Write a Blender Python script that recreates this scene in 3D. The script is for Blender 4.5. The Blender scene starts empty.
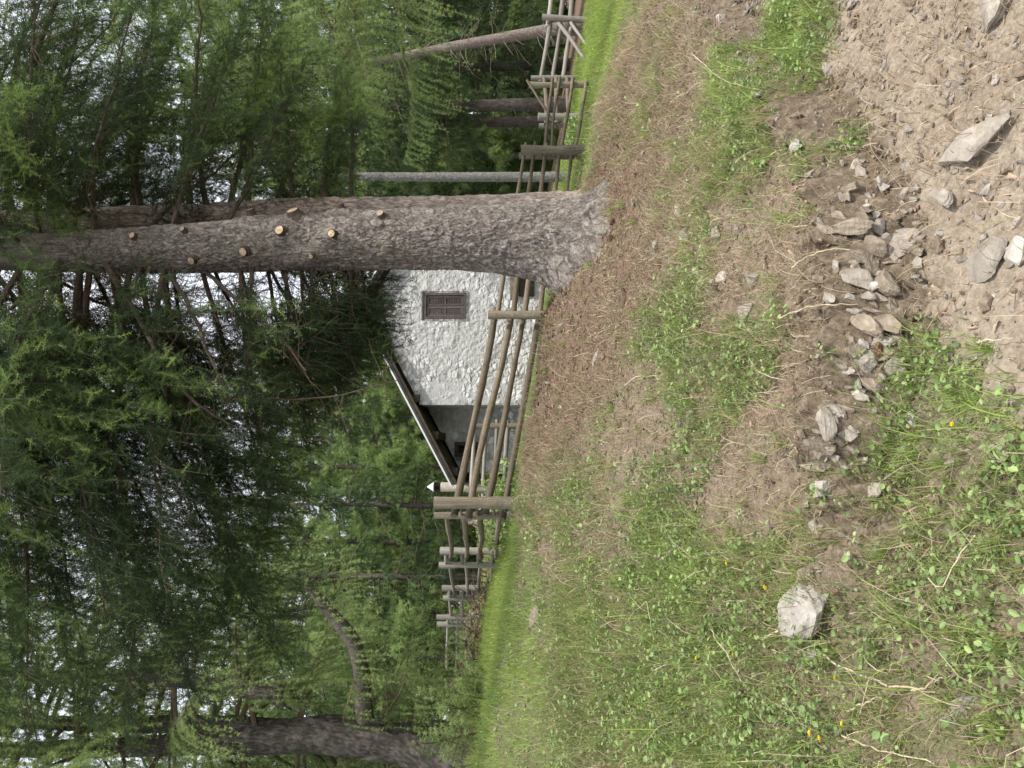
import bpy, bmesh, math
import numpy as np
from mathutils import Vector, Matrix

rng = np.random.default_rng(11)
SC = bpy.context.scene
COL = SC.collection
F = 770.0
PITCH = math.radians(3.0)
EYE = np.array([0.0, 0.0, 1.5])
CP, SP = math.cos(PITCH), math.sin(PITCH)


# ------------------------------------------------------------------ survey helpers
# (U, V) are upright picture coordinates of the turned photograph, d the distance forward
def W(U, V, d):
    r = (U - 384.0) / F
    u = (512.0 - V) / F
    return np.array([d * r, d * (CP - u * SP), 1.5 + d * (SP + u * CP)])


def px(d):
    return d / F


# ------------------------------------------------------------------ noise
_P = np.random.default_rng(5).permutation(256)
_P = np.concatenate([_P, _P, _P])


def _hash(ix, iy, iz):
    return _P[_P[_P[ix & 255] + (iy & 255)] + (iz & 255)]


def vnoise(x, y, z=None):
    """smooth value noise in -1..1"""
    x = np.asarray(x, float); y = np.asarray(y, float)
    z = np.zeros_like(x) if z is None else np.asarray(z, float)
    ix = np.floor(x).astype(int); iy = np.floor(y).astype(int); iz = np.floor(z).astype(int)
    fx, fy, fz = x - ix, y - iy, z - iz
    sx = fx * fx * fx * (fx * (fx * 6 - 15) + 10)
    sy = fy * fy * fy * (fy * (fy * 6 - 15) + 10)
    sz = fz * fz * fz * (fz * (fz * 6 - 15) + 10)
    def c(a, b, e):
        return _hash(ix + a, iy + b, iz + e) / 127.5 - 1.0
    x00 = c(0, 0, 0) * (1 - sx) + c(1, 0, 0) * sx
    x10 = c(0, 1, 0) * (1 - sx) + c(1, 1, 0) * sx
    x01 = c(0, 0, 1) * (1 - sx) + c(1, 0, 1) * sx
    x11 = c(0, 1, 1) * (1 - sx) + c(1, 1, 1) * sx
    return (x00 * (1 - sy) + x10 * sy) * (1 - sz) + (x01 * (1 - sy) + x11 * sy) * sz


def fbm(x, y, z=None, oct=4, gain=0.5):
    a, s, t = 1.0, 0.0, 0.0
    z = np.zeros_like(np.asarray(x, float)) if z is None else z
    for k in range(oct):
        s = s + a * vnoise(x * 2.03 ** k + 17.3 * k, y * 2.03 ** k + 7.7 * k, z * 2.03 ** k + 3.1 * k)
        t += a
        a *= gain
    return s / t


def worley(x, y, seed=0):
    """distance to nearest and second nearest jittered cell point, and the cell's random value"""
    ix = np.floor(x).astype(int); iy = np.floor(y).astype(int)
    d1 = np.full(x.shape, 9.0); d2 = np.full(x.shape, 9.0); val = np.zeros(x.shape)
    for a in (-1, 0, 1):
        for b in (-1, 0, 1):
            h = _hash(ix + a, iy + b, np.full(ix.shape, seed))
            h2 = _hash(ix + a + 31, iy + b + 57, np.full(ix.shape, seed + 9))
            px_, py_ = ix + a + 0.1 + 0.8 * h / 255.0, iy + b + 0.1 + 0.8 * h2 / 255.0
            d = np.hypot(x - px_, y - py_)
            n1 = d < d1
            d2 = np.where(n1, d1, np.minimum(d2, d))
            val = np.where(n1, (h * 7 + h2 * 13) % 256 / 255.0, val)
            d1 = np.where(n1, d, d1)
    return d1, d2, val


def sstep(a, b, x):
    t = np.clip((x - a) / (b - a), 0, 1)
    return t * t * (3 - 2 * t)


# ------------------------------------------------------------------ terrain
def bank_z(x, y):
    return -0.239 * x + 0.2884 * y


def field0(x, y):
    xs = 40 * np.tanh(x / 40.0)
    ys = np.where(y > 40, 40 + 60 * np.tanh((y - 40) / 60.0), y)
    return 0.658 - 0.183 * xs + 0.0803 * ys + 0.42 * np.exp(-((y - 5.0) / 2.6) ** 2)


FIX = [(265, 527, 9.4), (453, 560, 11.3), (618, 592, 11.9), (683, 590, 13.7), (690, 578, 19.0), (748, 586, 20.6),
       (213, 500, 14.6), (176, 491, 17.6), (150, 485, 18.4)]
_fp = np.array([W(*f) for f in FIX])
_fr = np.array([p[2] - field0(p[0], p[1]) for p in _fp])
_K = np.exp(-((_fp[:, None, 0] - _fp[None, :, 0]) ** 2 + (_fp[:, None, 1] - _fp[None, :, 1]) ** 2) / (2 * 1.6 ** 2))
_fw = np.linalg.solve(_K + 0.05 * np.eye(len(_fp)), _fr)


def plane_hit(U, V):
    """where the sight line of (U,V) meets the bare bank"""
    d = W(U, V, 1.0) - EYE
    n = np.array([0.239, -0.2884, 1.0])
    t = -np.dot(EYE, n) / np.dot(d, n)
    p = EYE + d * t
    return p[:2]


# the little eroded step in the bank, above the stony path
LEDGE = np.array([plane_hit(u, v) for v, u in
                  [(852, -120), (842, 40), (836, 150), (826, 240), (822, 300), (836, 350), (850, 420), (846, 500), (840, 560),
                   (800, 640), (760, 700), (712, 760), (690, 900)]])
LEDGE = LEDGE[np.argsort(LEDGE[:, 0])]


def ledge_s(x, y):
    return y - np.interp(x, LEDGE[:, 0], LEDGE[:, 1])


def terrain(x, y, fine=True):
    x = np.asarray(x, float); y = np.asarray(y, float)
    b = bank_z(x, y)
    f = field0(x, y)
    for p, w in zip(_fp, _fw):
        f = f + w * np.exp(-((x - p[0]) ** 2 + (y - p[1]) ** 2) / (2 * 1.6 ** 2))
    k = 0.10
    h = np.clip(0.5 + 0.5 * (f - b) / k, 0, 1)
    z = f * (1 - h) + b * h - k * h * (1 - h)
    near = np.exp(-(np.hypot(x, y - 2.5) / 6.0) ** 2)
    s = ledge_s(x, y)
    xr = sstep(-1.0, -0.2, x) * (1 - sstep(2.0, 3.4, x))
    z = z - 0.13 * (1 - sstep(-0.06, 0.04, s)) * xr * sstep(0.4, 1.2, y)
    z = z + 0.03 * np.exp(-((s - 0.12) / 0.12) ** 2) * xr
    # root plate of the big spruce
    z = z + 0.10 * np.exp(-((x - TREE[0]) ** 2 + (y - TREE[1]) ** 2) / (2 * 0.55 ** 2))
    if fine:
        z = z + 0.035 * fbm(x * 1.7, y * 1.7, oct=3) * (0.4 + 0.6 * near)
        rough = near * (0.5 + 0.5 * sstep(0.3, -0.2, np.abs(s - 0.0)))
        z = z + 0.022 * fbm(x * 7.0 + 4, y * 7.0, oct=4, gain=0.6) * near
        z = z + 0.016 * rough * fbm(x * 24.0, y * 24.0 + 9, oct=3, gain=0.65)
        z = z + 0.06 * np.exp(-((x - TREE[0] + .36) ** 2 + (y - TREE[1] - .02) ** 2) / (2 * .25 ** 2)) + .03 * np.exp(-np.hypot(x - TREE[0], y - TREE[1]) ** 2 / 1.2) * fbm(x * 6, y * 6 + 20, oct=3)
        # crumbled earth of the little step
        lr = np.exp(-((s + 0.02) / 0.16) ** 2) * xr * near
        w1, w2, wv = worley(x * 11 + .5 * fbm(x * 8, y * 8, oct=2), y * 15, 4)
        v1, v2, vv_ = worley(x * 27, y * 34 + .4 * fbm(x * 20, y * 20, oct=2), 6)
        z = z + lr * (0.055 * (wv - .5) * np.clip((w2 - w1) * 4, 0, 1) - .035 * np.exp(-(w2 - w1) * 9) + .018 * (vv_ - .5) - .012 * np.exp(-(v2 - v1) * 9))
        z = z + lr * (0.05 * fbm(x * 9.0, y * 9.0 + 3, oct=4, gain=0.6) - 0.05 * np.clip(fbm(x * 5 + 7, y * 5, oct=2), 0, 1))
        # trodden tufts and hollows
        z = z + 0.03 * near * np.clip(fbm(x * 4.3 + 50, y * 4.3, oct=3), -0.6, 0.6)
    if _rw is not None:
        for p, w in zip(_rp, _rw):
            z = z + w * np.exp(-((x - p[0]) ** 2 + ((y - p[1]) * 0.8) ** 2) / (2 * 0.5 ** 2))
    return z


TREE = np.array([1.0, 5.22])
# the skyline of the bank seen from the path
RIDGE = [(800, 660, 5.0), (740, 641, 5.0), (680, 622, 5.1), (620, 606, 5.2), (575, 596, 5.25), (530, 588, 5.3), (485, 560, 5.4), (440, 547, 5.5), (390, 540, 5.4), (340, 533, 5.2), (290, 529, 5.0)]
_rp = np.array([W(*f) for f in RIDGE]); _rw = None
_res = np.array([p[2] - float(terrain(np.array([p[0]]), np.array([p[1]]), False)[0]) for p in _rp])
_K = np.exp(-((_rp[:, None, 0] - _rp[None, :, 0]) ** 2 + ((_rp[:, None, 1] - _rp[None, :, 1]) * 0.8) ** 2) / (2 * 0.5 ** 2))
_rw = np.linalg.solve(_K + 0.08 * np.eye(len(_rp)), _res)


def tz(x, y):
    return float(terrain(np.array([x]), np.array([y]))[0])


def hit(U, V):
    d = W(U, V, 1.0) - EYE
    t = np.concatenate([np.linspace(0.8, 8, 1500), np.linspace(8, 60, 2000)])
    P = EYE + d * t[:, None]
    zz = terrain(P[:, 0], P[:, 1])
    below = np.nonzero(P[:, 2] < zz)[0]
    k = below[0] if len(below) else len(t) - 1
    return np.array([P[k, 0], P[k, 1], zz[k]]), t[k]


def ground_at(U, d):
    p = W(U, 512, d)
    return np.array([p[0], p[1], tz(p[0], p[1])])


# ------------------------------------------------------------------ mesh collector
class Geo:
    def __init__(s):
        s.v = []; s.f = {3: [], 4: []}; s.m = {3: [], 4: []}; s.t = []; s.n = 0

    def add(s, v, f, mat=0, tint=0.0):
        v = np.asarray(v, float).reshape(-1, 3); f = np.asarray(f, int)
        if len(v) == 0 or len(f) == 0:
            return
        k = f.shape[1]
        s.f[k].append(f + s.n)
        s.m[k].append(np.broadcast_to(np.asarray(mat, int), (len(f),)))
        s.v.append(v)
        s.t.append(np.broadcast_to(np.asarray(tint, float), (len(v),)))
        s.n += len(v)

    def build(s, name, mats, parent=None, origin=(0, 0, 0), smooth=False):
        V = np.concatenate(s.v) - np.asarray(origin, float)
        T = np.concatenate(s.t)
        me = bpy.data.meshes.new(name)
        q = np.concatenate(s.f[4]) if s.f[4] else np.zeros((0, 4), int)
        t = np.concatenate(s.f[3]) if s.f[3] else np.zeros((0, 3), int)
        mq = np.concatenate(s.m[4]) if s.f[4] else np.zeros(0, int)
        mt = np.concatenate(s.m[3]) if s.f[3] else np.zeros(0, int)
        me.vertices.add(len(V)); me.vertices.foreach_set('co', V.astype(np.float32).ravel())
        me.loops.add(q.size + t.size)
        me.loops.foreach_set('vertex_index', np.concatenate([q.ravel(), t.ravel()]).astype(np.int32))
        me.polygons.add(len(q) + len(t))
        tot = np.concatenate([np.full(len(q), 4), np.full(len(t), 3)])
        st = np.concatenate([[0], np.cumsum(tot)[:-1]])
        me.polygons.foreach_set('loop_start', st.astype(np.int32))
        me.polygons.foreach_set('loop_total', tot.astype(np.int32))
        me.polygons.foreach_set('material_index', np.concatenate([mq, mt]).astype(np.int32))
        me.polygons.foreach_set('use_smooth', np.full(len(tot), bool(smooth)))
        me.update(calc_edges=True)
        a = me.attributes.new('tint', 'FLOAT', 'POINT')
        a.data.foreach_set('value', T.astype(np.float32))
        for m in (mats if isinstance(mats, (list, tuple)) else [mats]):
            me.materials.append(m)
        o = bpy.data.objects.new(name, me)
        COL.objects.link(o)
        if parent is not None:
            o.parent = parent
        else:
            o.location = Vector([float(c) for c in origin])
        return o


def unit(a):
    return a / np.maximum(np.linalg.norm(a, axis=-1, keepdims=True), 1e-9)


def frame_of(d, roll=None):
    d = unit(d)
    ref = np.where(np.abs(d[..., 2:3]) > 0.9, np.array([1.0, 0, 0]), np.array([0, 0, 1.0]))
    u = unit(np.cross(ref, d)); w = np.cross(d, u)
    if roll is not None:
        c, s_ = np.cos(roll)[..., None], np.sin(roll)[..., None]
        u, w = u * c + w * s_, w * c - u * s_
    return d, u, w


def tube(g, pts, rad, n=8, mat=0, cap=True, tint=0.0, wob=0.0):
    pts = np.asarray(pts, float); rad = np.broadcast_to(np.asarray(rad, float), (len(pts),))
    tan = np.gradient(pts, axis=0)
    d, u, w = frame_of(tan)
    # keep the frame from flipping along the tube
    for i in range(1, len(pts)):
        uu = u[i - 1] - d[i] * np.dot(u[i - 1], d[i])
        u[i] = uu / max(np.linalg.norm(uu), 1e-9); w[i] = np.cross(d[i], u[i])
    a = np.arange(n) * 2 * math.pi / n
    rr = rad[:, None] * (1 + wob * rng.normal(0, 1, (len(pts), n)))
    V = pts[:, None] + rr[..., None] * (np.cos(a)[None, :, None] * u[:, None] + np.sin(a)[None, :, None] * w[:, None])
    i = np.arange(len(pts) - 1)[:, None] * n; j = np.arange(n)[None]
    j2 = (j + 1) % n
    Q = np.stack([i + j, i + j2, i + n + j2, i + n + j], -1).reshape(-1, 4)
    g.add(V, Q, mat, np.repeat(np.broadcast_to(np.asarray(tint, float), (len(pts),)), n))
    if cap:
        for k in (0, len(pts) - 1):
            ring = V[k]
            c = ring.mean(0)
            vv = np.vstack([ring, c])
            jj = np.arange(n)
            T = np.stack([jj, (jj + 1) % n, np.full(n, n)], -1)
            if k == 0:
                T = T[:, ::-1]
            g.add(vv, T, mat)


def boxv(g, c, ax, ay, az, mat=0):
    """box with half axes ax, ay, az (vectors)"""
    c, ax, ay, az = [np.asarray(q, float) for q in (c, ax, ay, az)]
    V = [c + i * ax + j * ay + k * az for k in (-1, 1) for j in (-1, 1) for i in (-1, 1)]
    Q = [(0, 2, 3, 1), (4, 5, 7, 6), (0, 1, 5, 4), (2, 6, 7, 3), (0, 4, 6, 2), (1, 3, 7, 5)]
    g.add(V, Q, mat)


def stamp(g, T, TF, org, d, scale, width=None, roll=None, tint=0.0, tint_tip=None, mat=0):
    """copies of a small template (axis +X) merged into one mesh"""
    org = np.asarray(org, float); n = len(org)
    if n == 0:
        return
    if roll is None:
        roll = rng.uniform(0, 6.28, n)
    d, u, w = frame_of(np.asarray(d, float), roll)
    sc = np.broadcast_to(np.asarray(scale, float), (n,))
    wd = sc if width is None else np.broadcast_to(np.asarray(width, float), (n,))
    V = (org[:, None] + T[None, :, 0:1] * sc[:, None, None] * d[:, None]
         + T[None, :, 1:2] * wd[:, None, None] * u[:, None] + T[None, :, 2:3] * wd[:, None, None] * w[:, None])
    Fc = (TF[None] + (np.arange(n) * len(T))[:, None, None]).reshape(-1, TF.shape[1])
    tt = np.broadcast_to(np.asarray(tint, float), (n,))
    tv = np.repeat(tt, len(T)) if tint_tip is None else (tt[:, None] + tint_tip * T[None, :, 0]).ravel()
    g.add(V, Fc, mat, tv)


# ------------------------------------------------------------------ materials
def newmat(name):
    m = bpy.data.materials.new(name); m.use_nodes = True
    nt = m.node_tree; nt.nodes.clear()
    out = nt.nodes.new('ShaderNodeOutputMaterial')
    return m, nt, out


def N(nt, typ, **kw):
    n = nt.nodes.new(typ)
    for k, v in kw.items():
        if k in n.inputs.keys() if hasattr(n.inputs, 'keys') else False:
            n.inputs[k].default_value = v
        else:
            setattr(n, k, v)
    return n


def ramp(nt, fac, stops, interp='LINEAR'):
    r = nt.nodes.new('ShaderNodeValToRGB')
    r.color_ramp.interpolation = interp
    el = r.color_ramp.elements
    while len(el) < len(stops):
        el.new(0.5)
    for e, (p, c) in zip(el, stops):
        e.position = p; e.color = (c[0], c[1], c[2], 1)
    nt.links.new(fac, r.inputs[0])
    return r.outputs[0]


def noise_tex(nt, vec, scale, detail=4, rough=0.55, out='Fac'):
    n = nt.nodes.new('ShaderNodeTexNoise')
    n.inputs['Scale'].default_value = scale; n.inputs['Detail'].default_value = detail
    n.inputs['Roughness'].default_value = rough
    if vec is not None:
        nt.links.new(vec, n.inputs['Vector'])
    return n.outputs[out]


def mixc(nt, fac, a, b, mode='MIX'):
    m = nt.nodes.new('ShaderNodeMix'); m.data_type = 'RGBA'; m.blend_type = mode
    for s, v in ((0, fac), (6, a), (7, b)):
        if hasattr(v, 'links') or hasattr(v, 'is_linked'):
            nt.links.new(v, m.inputs[s])
        else:
            m.inputs[s].default_value = v if s == 0 else (v[0], v[1], v[2], 1)
    return m.outputs[2]


def maths(nt, op, a, b=None, clamp=False):
    m = nt.nodes.new('ShaderNodeMath'); m.operation = op; m.use_clamp = clamp
    for s, v in ((0, a), (1, b)):
        if v is None:
            continue
        if hasattr(v, 'is_linked'):
            nt.links.new(v, m.inputs[s])
        else:
            m.inputs[s].default_value = v
    return m.outputs[0]


def coords(nt, scale=(1, 1, 1), kind='Object'):
    tc = nt.nodes.new('ShaderNodeTexCoord'); mp = nt.nodes.new('ShaderNodeMapping')
    nt.links.new(tc.outputs[kind], mp.inputs[0]); mp.inputs['Scale'].default_value = scale
    return mp.outputs[0]


def principled(nt, out, col, rough=0.9, bump=None, bstr=0.4, bdist=0.01, spec=0.25):
    p = nt.nodes.new('ShaderNodeBsdfPrincipled')
    if hasattr(col, 'is_linked'):
        nt.links.new(col, p.inputs['Base Color'])
    else:
        p.inputs['Base Color'].default_value = (*col, 1)
    p.inputs['Roughness'].default_value = rough
    p.inputs['Specular IOR Level'].default_value = spec
    if bump is not None:
        b = nt.nodes.new('ShaderNodeBump'); b.inputs['Strength'].default_value = bstr; b.inputs['Distance'].default_value = bdist
        nt.links.new(bump, b.inputs['Height']); nt.links.new(b.outputs[0], p.inputs['Normal'])
    nt.links.new(p.outputs[0], out.inputs[0])
    return p


def leaf_mat(name, stops, trans=0.35, gain=(1.0, 1.0, 1.0), vary=0.25, vscale=3.0, spec=0.0):
    m, nt, out = newmat(name)
    at = nt.nodes.new('ShaderNodeAttribute'); at.attribute_name = 'tint'
    col = ramp(nt, at.outputs['Fac'], stops)
    nz = noise_tex(nt, coords(nt), vscale, 2)
    k = maths(nt, 'ADD', maths(nt, 'MULTIPLY', nz, 2 * vary), 1 - vary)
    v = nt.nodes.new('ShaderNodeVectorMath'); v.operation = 'SCALE'
    nt.links.new(col, v.inputs[0]); nt.links.new(k, v.inputs['Scale'])
    col = v.outputs[0]
    d = nt.nodes.new('ShaderNodeBsdfDiffuse'); t = nt.nodes.new('ShaderNodeBsdfTranslucent')
    mx = nt.nodes.new('ShaderNodeMixShader'); mx.inputs[0].default_value = trans
    nt.links.new(col, d.inputs[0]); nt.links.new(col, t.inputs[0])
    nt.links.new(d.outputs[0], mx.inputs[1]); nt.links.new(t.outputs[0], mx.inputs[2])
    if spec:
        gl = nt.nodes.new('ShaderNodeBsdfGlossy'); gl.inputs['Roughness'].default_value = 0.45
        m2 = nt.nodes.new('ShaderNodeMixShader'); m2.inputs[0].default_value = spec
        nt.links.new(mx.outputs[0], m2.inputs[1]); nt.links.new(gl.outputs[0], m2.inputs[2])
        mx = m2
    nt.links.new(mx.outputs[0], out.inputs[0])
    return m


def mat_ground():
    m, nt, out = newmat('soil_and_turf')
    vec = coords(nt)
    at = nt.nodes.new('ShaderNodeAttribute'); at.attribute_name = 'zone'
    sep = nt.nodes.new('ShaderNodeSeparateColor'); nt.links.new(at.outputs['Color'], sep.inputs[0])
    n1 = noise_tex(nt, vec, 9, 6, 0.65); n2 = noise_tex(nt, vec, 60, 5, 0.7); n3 = noise_tex(nt, vec, 2.2, 3)
    n4 = noise_tex(nt, vec, 220, 3, 0.7)
    soil = ramp(nt, n2, [(0.25, (0.07, 0.052, 0.038)), (0.5, (0.165, 0.128, 0.094)), (0.75, (0.30, 0.245, 0.185))])
    dust = ramp(nt, n2, [(0.2, (0.115, 0.092, 0.068)), (0.5, (0.265, 0.222, 0.172)), (0.8, (0.42, 0.365, 0.295))])
    dust = mixc(nt, ramp(nt, noise_tex(nt, vec, 5.5, 5, 0.7), [(0.4, (0, 0, 0)), (0.65, (.75, .75, .75))]), dust, soil)
    need = ramp(nt, n2, [(0.25, (0.04, 0.027, 0.02)), (0.5, (0.125, 0.085, 0.06)), (0.78, (0.25, 0.175, 0.125))])
    turf = ramp(nt, n2, [(0.25, (0.035, 0.042, 0.018)), (0.55, (0.085, 0.10, 0.04)), (0.8, (0.17, 0.18, 0.08))])
    def edge(ch):
        return maths(nt, 'MULTIPLY_ADD', maths(nt, 'SUBTRACT', n1, 0.5), 0.9, clamp=False), ch
    def zone(ch):
        a = maths(nt, 'ADD', ch, maths(nt, 'MULTIPLY', maths(nt, 'SUBTRACT', n1, 0.5), 1.0))
        mr = nt.nodes.new('ShaderNodeMapRange'); mr.interpolation_type = 'SMOOTHSTEP'
        mr.inputs['From Min'].default_value = 0.35; mr.inputs['From Max'].default_value = 0.65
        nt.links.new(a, mr.inputs['Value'])
        return mr.outputs[0]
    c = mixc(nt, zone(sep.outputs[0]), soil, dust)
    c = mixc(nt, zone(sep.outputs[2]), c, need)
    c = mixc(nt, zone(sep.outputs[1]), c, turf)
    crum = ramp(nt, noise_tex(nt, vec, 30, 6, 0.75), [(0.34, (0.035, 0.026, 0.019)), (0.52, (0.125, 0.096, 0.068)), (0.74, (0.31, 0.26, 0.195))])
    c = mixc(nt, zone(at.outputs['Alpha']), c, crum)
    c = mixc(nt, maths(nt, 'MULTIPLY', n4, 0.5), c, mixc(nt, 0.6, c, (0.3, 0.24, 0.17)))
    h = maths(nt, 'ADD', maths(nt, 'MULTIPLY', n2, 0.6), maths(nt, 'MULTIPLY', n4, 0.35))
    principled(nt, out, c, 0.95, h, 0.9, 0.012, 0.1)
    return m


def mat_bark(name, stops, scale=(1, 1, 0.35), vs=28, bd=0.012, moss=None, bands=0.0):
    m, nt, out = newmat(name)
    vec = coords(nt, scale)
    n1 = noise_tex(nt, vec, vs, 6, 0.7)
    n2 = noise_tex(nt, coords(nt), 3.0, 3)
    vo = nt.nodes.new('ShaderNodeTexVoronoi'); vo.feature = 'DISTANCE_TO_EDGE'; vo.inputs['Scale'].default_value = vs * 1.1
    dn = nt.nodes.new('ShaderNodeVectorMath'); dn.operation = 'ADD'
    nn = nt.nodes.new('ShaderNodeVectorMath'); nn.operation = 'SCALE'; nn.inputs['Scale'].default_value = 2.6 / vs
    nt.links.new(noise_tex(nt, vec, vs * 0.6, 3, 0.6, 'Color'), nn.inputs[0])
    nt.links.new(vec, dn.inputs[0]); nt.links.new(nn.outputs[0], dn.inputs[1])
    nt.links.new(dn.outputs[0], vo.inputs['Vector'])
    crack = maths(nt, 'MULTIPLY_ADD', vo.outputs['Distance'], 2.2, True)
    crack.node.inputs[2].default_value = 0.25
    crack = maths(nt, 'MULTIPLY', crack, maths(nt, 'ADD', noise_tex(nt, vec, vs * 2.3, 4, 0.7), 0.45), True)
    col = ramp(nt, n1, stops)
    col = mixc(nt, maths(nt, 'SUBTRACT', 1.0, crack, True), col, mixc(nt, 0.75, col, (0.02, 0.015, 0.012)))
    col = mixc(nt, maths(nt, 'MULTIPLY', n2, 0.6), col, mixc(nt, 0.5, col, stops[-1][1]))
    if moss:
        n3 = noise_tex(nt, coords(nt), 6, 5, 0.7)
        mr = nt.nodes.new('ShaderNodeMapRange'); mr.inputs['From Min'].default_value = 0.5; mr.inputs['From Max'].default_value = 0.68
        nt.links.new(n3, mr.inputs[0])
        col = mixc(nt, mr.outputs[0], col, moss)
    h = maths(nt, 'ADD', maths(nt, 'MULTIPLY', crack, 0.6), n1)
    principled(nt, out, col, 0.95, h, 1.0, bd, 0.1)
    return m


def mat_wood(name, a, b, c, stretch=(14, 14, 1.2), bstr=0.6):
    m, nt, out = newmat(name)
    oi = nt.nodes.new('ShaderNodeObjectInfo')
    vec = coords(nt, stretch, 'Generated')
    va = nt.nodes.new('ShaderNodeVectorMath'); va.operation = 'ADD'
    nt.links.new(vec, va.inputs[0]); nt.links.new(oi.outputs['Random'], va.inputs[1])
    n1 = noise_tex(nt, va.outputs[0], 1.0, 7, 0.75)
    n2 = noise_tex(nt, coords(nt), 9, 6, 0.75)
    col = ramp(nt, n1, [(0.3, a), (0.52, b), (0.75, c)])
    col = mixc(nt, maths(nt, 'MULTIPLY', n2, 0.7), col, mixc(nt, 0.5, col, a))
    n3 = noise_tex(nt, coords(nt), 26, 5, 0.7)
    mr = nt.nodes.new('ShaderNodeMapRange'); mr.inputs['From Min'].default_value = 0.56; mr.inputs['From Max'].default_value = 0.68; mr.inputs['To Max'].default_value = 0.6
    nt.links.new(n3, mr.inputs[0])
    col = mixc(nt, mr.outputs[0], col, mixc(nt, 0.6, col, (c[0] * .95, c[1] * 1.08, c[2] * .95)))
    n4 = noise_tex(nt, coords(nt), 5, 4, 0.7)
    mr = nt.nodes.new('ShaderNodeMapRange'); mr.inputs['From Min'].default_value = 0.5; mr.inputs['From Max'].default_value = 0.7; mr.inputs['To Max'].default_value = 0.75
    nt.links.new(n4, mr.inputs[0])
    col = mixc(nt, mr.outputs[0], col, mixc(nt, 0.7, col, a))
    k = maths(nt, 'ADD', maths(nt, 'MULTIPLY', oi.outputs['Random'], 0.5), 0.75)
    v = nt.nodes.new('ShaderNodeVectorMath'); v.operation = 'SCALE'
    nt.links.new(col, v.inputs[0]); nt.links.new(k, v.inputs['Scale'])
    principled(nt, out, v.outputs[0], 0.85, maths(nt, 'ADD', n1, n2), bstr, 0.006, 0.2)
    return m


def mat_rock(name, a, b, c):
    m, nt, out = newmat(name)
    vec = coords(nt)
    oi = nt.nodes.new('ShaderNodeObjectInfo')
    n1 = noise_tex(nt, vec, 14, 7, 0.7); n2 = noise_tex(nt, vec, 90, 4, 0.7); n3 = noise_tex(nt, coords(nt, (1, 1, 5)), 26, 4, 0.6)
    col = ramp(nt, maths(nt, 'ADD', maths(nt, 'MULTIPLY', n1, 0.65), maths(nt, 'MULTIPLY', n3, 0.35)), [(0.3, a), (0.5, b), (0.7, c)])
    col = mixc(nt, maths(nt, 'MULTIPLY', n2, 0.5), col, mixc(nt, 0.6, col, a))
    k = maths(nt, 'ADD', maths(nt, 'MULTIPLY', oi.outputs['Random'], 0.35), 0.82)
    v = nt.nodes.new('ShaderNodeVectorMath'); v.operation = 'SCALE'
    nt.links.new(col, v.inputs[0]); nt.links.new(k, v.inputs['Scale'])
    principled(nt, out, v.outputs[0], 0.9, maths(nt, 'ADD', maths(nt, 'ADD', n1, n3), maths(nt, 'MULTIPLY', n2, 0.4)), 0.7, 0.008, 0.2)
    return m


def mat_stone_wall(name, lo, mid, hi, mortar):
    m, nt, out = newmat(name)
    at = nt.nodes.new('ShaderNodeAttribute'); at.attribute_name = 'tint'
    n1 = noise_tex(nt, coords(nt), 7, 6, 0.7); n2 = noise_tex(nt, coords(nt), 45, 4, 0.7)
    a = maths(nt, 'ADD', at.outputs['Fac'], maths(nt, 'MULTIPLY', maths(nt, 'SUBTRACT', n1, 0.5), 0.7))
    col = ramp(nt, a, [(0.0, mortar), (0.18, lo), (0.5, mid), (0.9, hi)])
    n3 = noise_tex(nt, coords(nt), 2.6, 5, 0.65)
    mr = nt.nodes.new('ShaderNodeMapRange'); mr.inputs['From Min'].default_value = 0.56; mr.inputs['From Max'].default_value = 0.72; mr.inputs['To Max'].default_value = 0.55
    nt.links.new(n3, mr.inputs[0])
    col = mixc(nt, mr.outputs[0], col, mixc(nt, 0.55, col, tuple(c * f for c, f in zip(mid, (0.82, 0.68, 0.5)))))
    principled(nt, out, col, 0.95, maths(nt, 'ADD', n1, maths(nt, 'MULTIPLY', n2, 0.6)), 0.6, 0.02, 0.1)
    return m


def plain(name, col, rough=0.8, var=0.3, scale=20, bump=0.3):
    m, nt, out = newmat(name)
    n = noise_tex(nt, coords(nt), scale, 5, 0.65)
    lo = tuple(c * (1 - var) for c in col); hi = tuple(min(1, c * (1 + var)) for c in col)
    principled(nt, out, ramp(nt, n, [(0.3, lo), (0.7, hi)]), rough, n, bump, 0.005)
    return m


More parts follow.
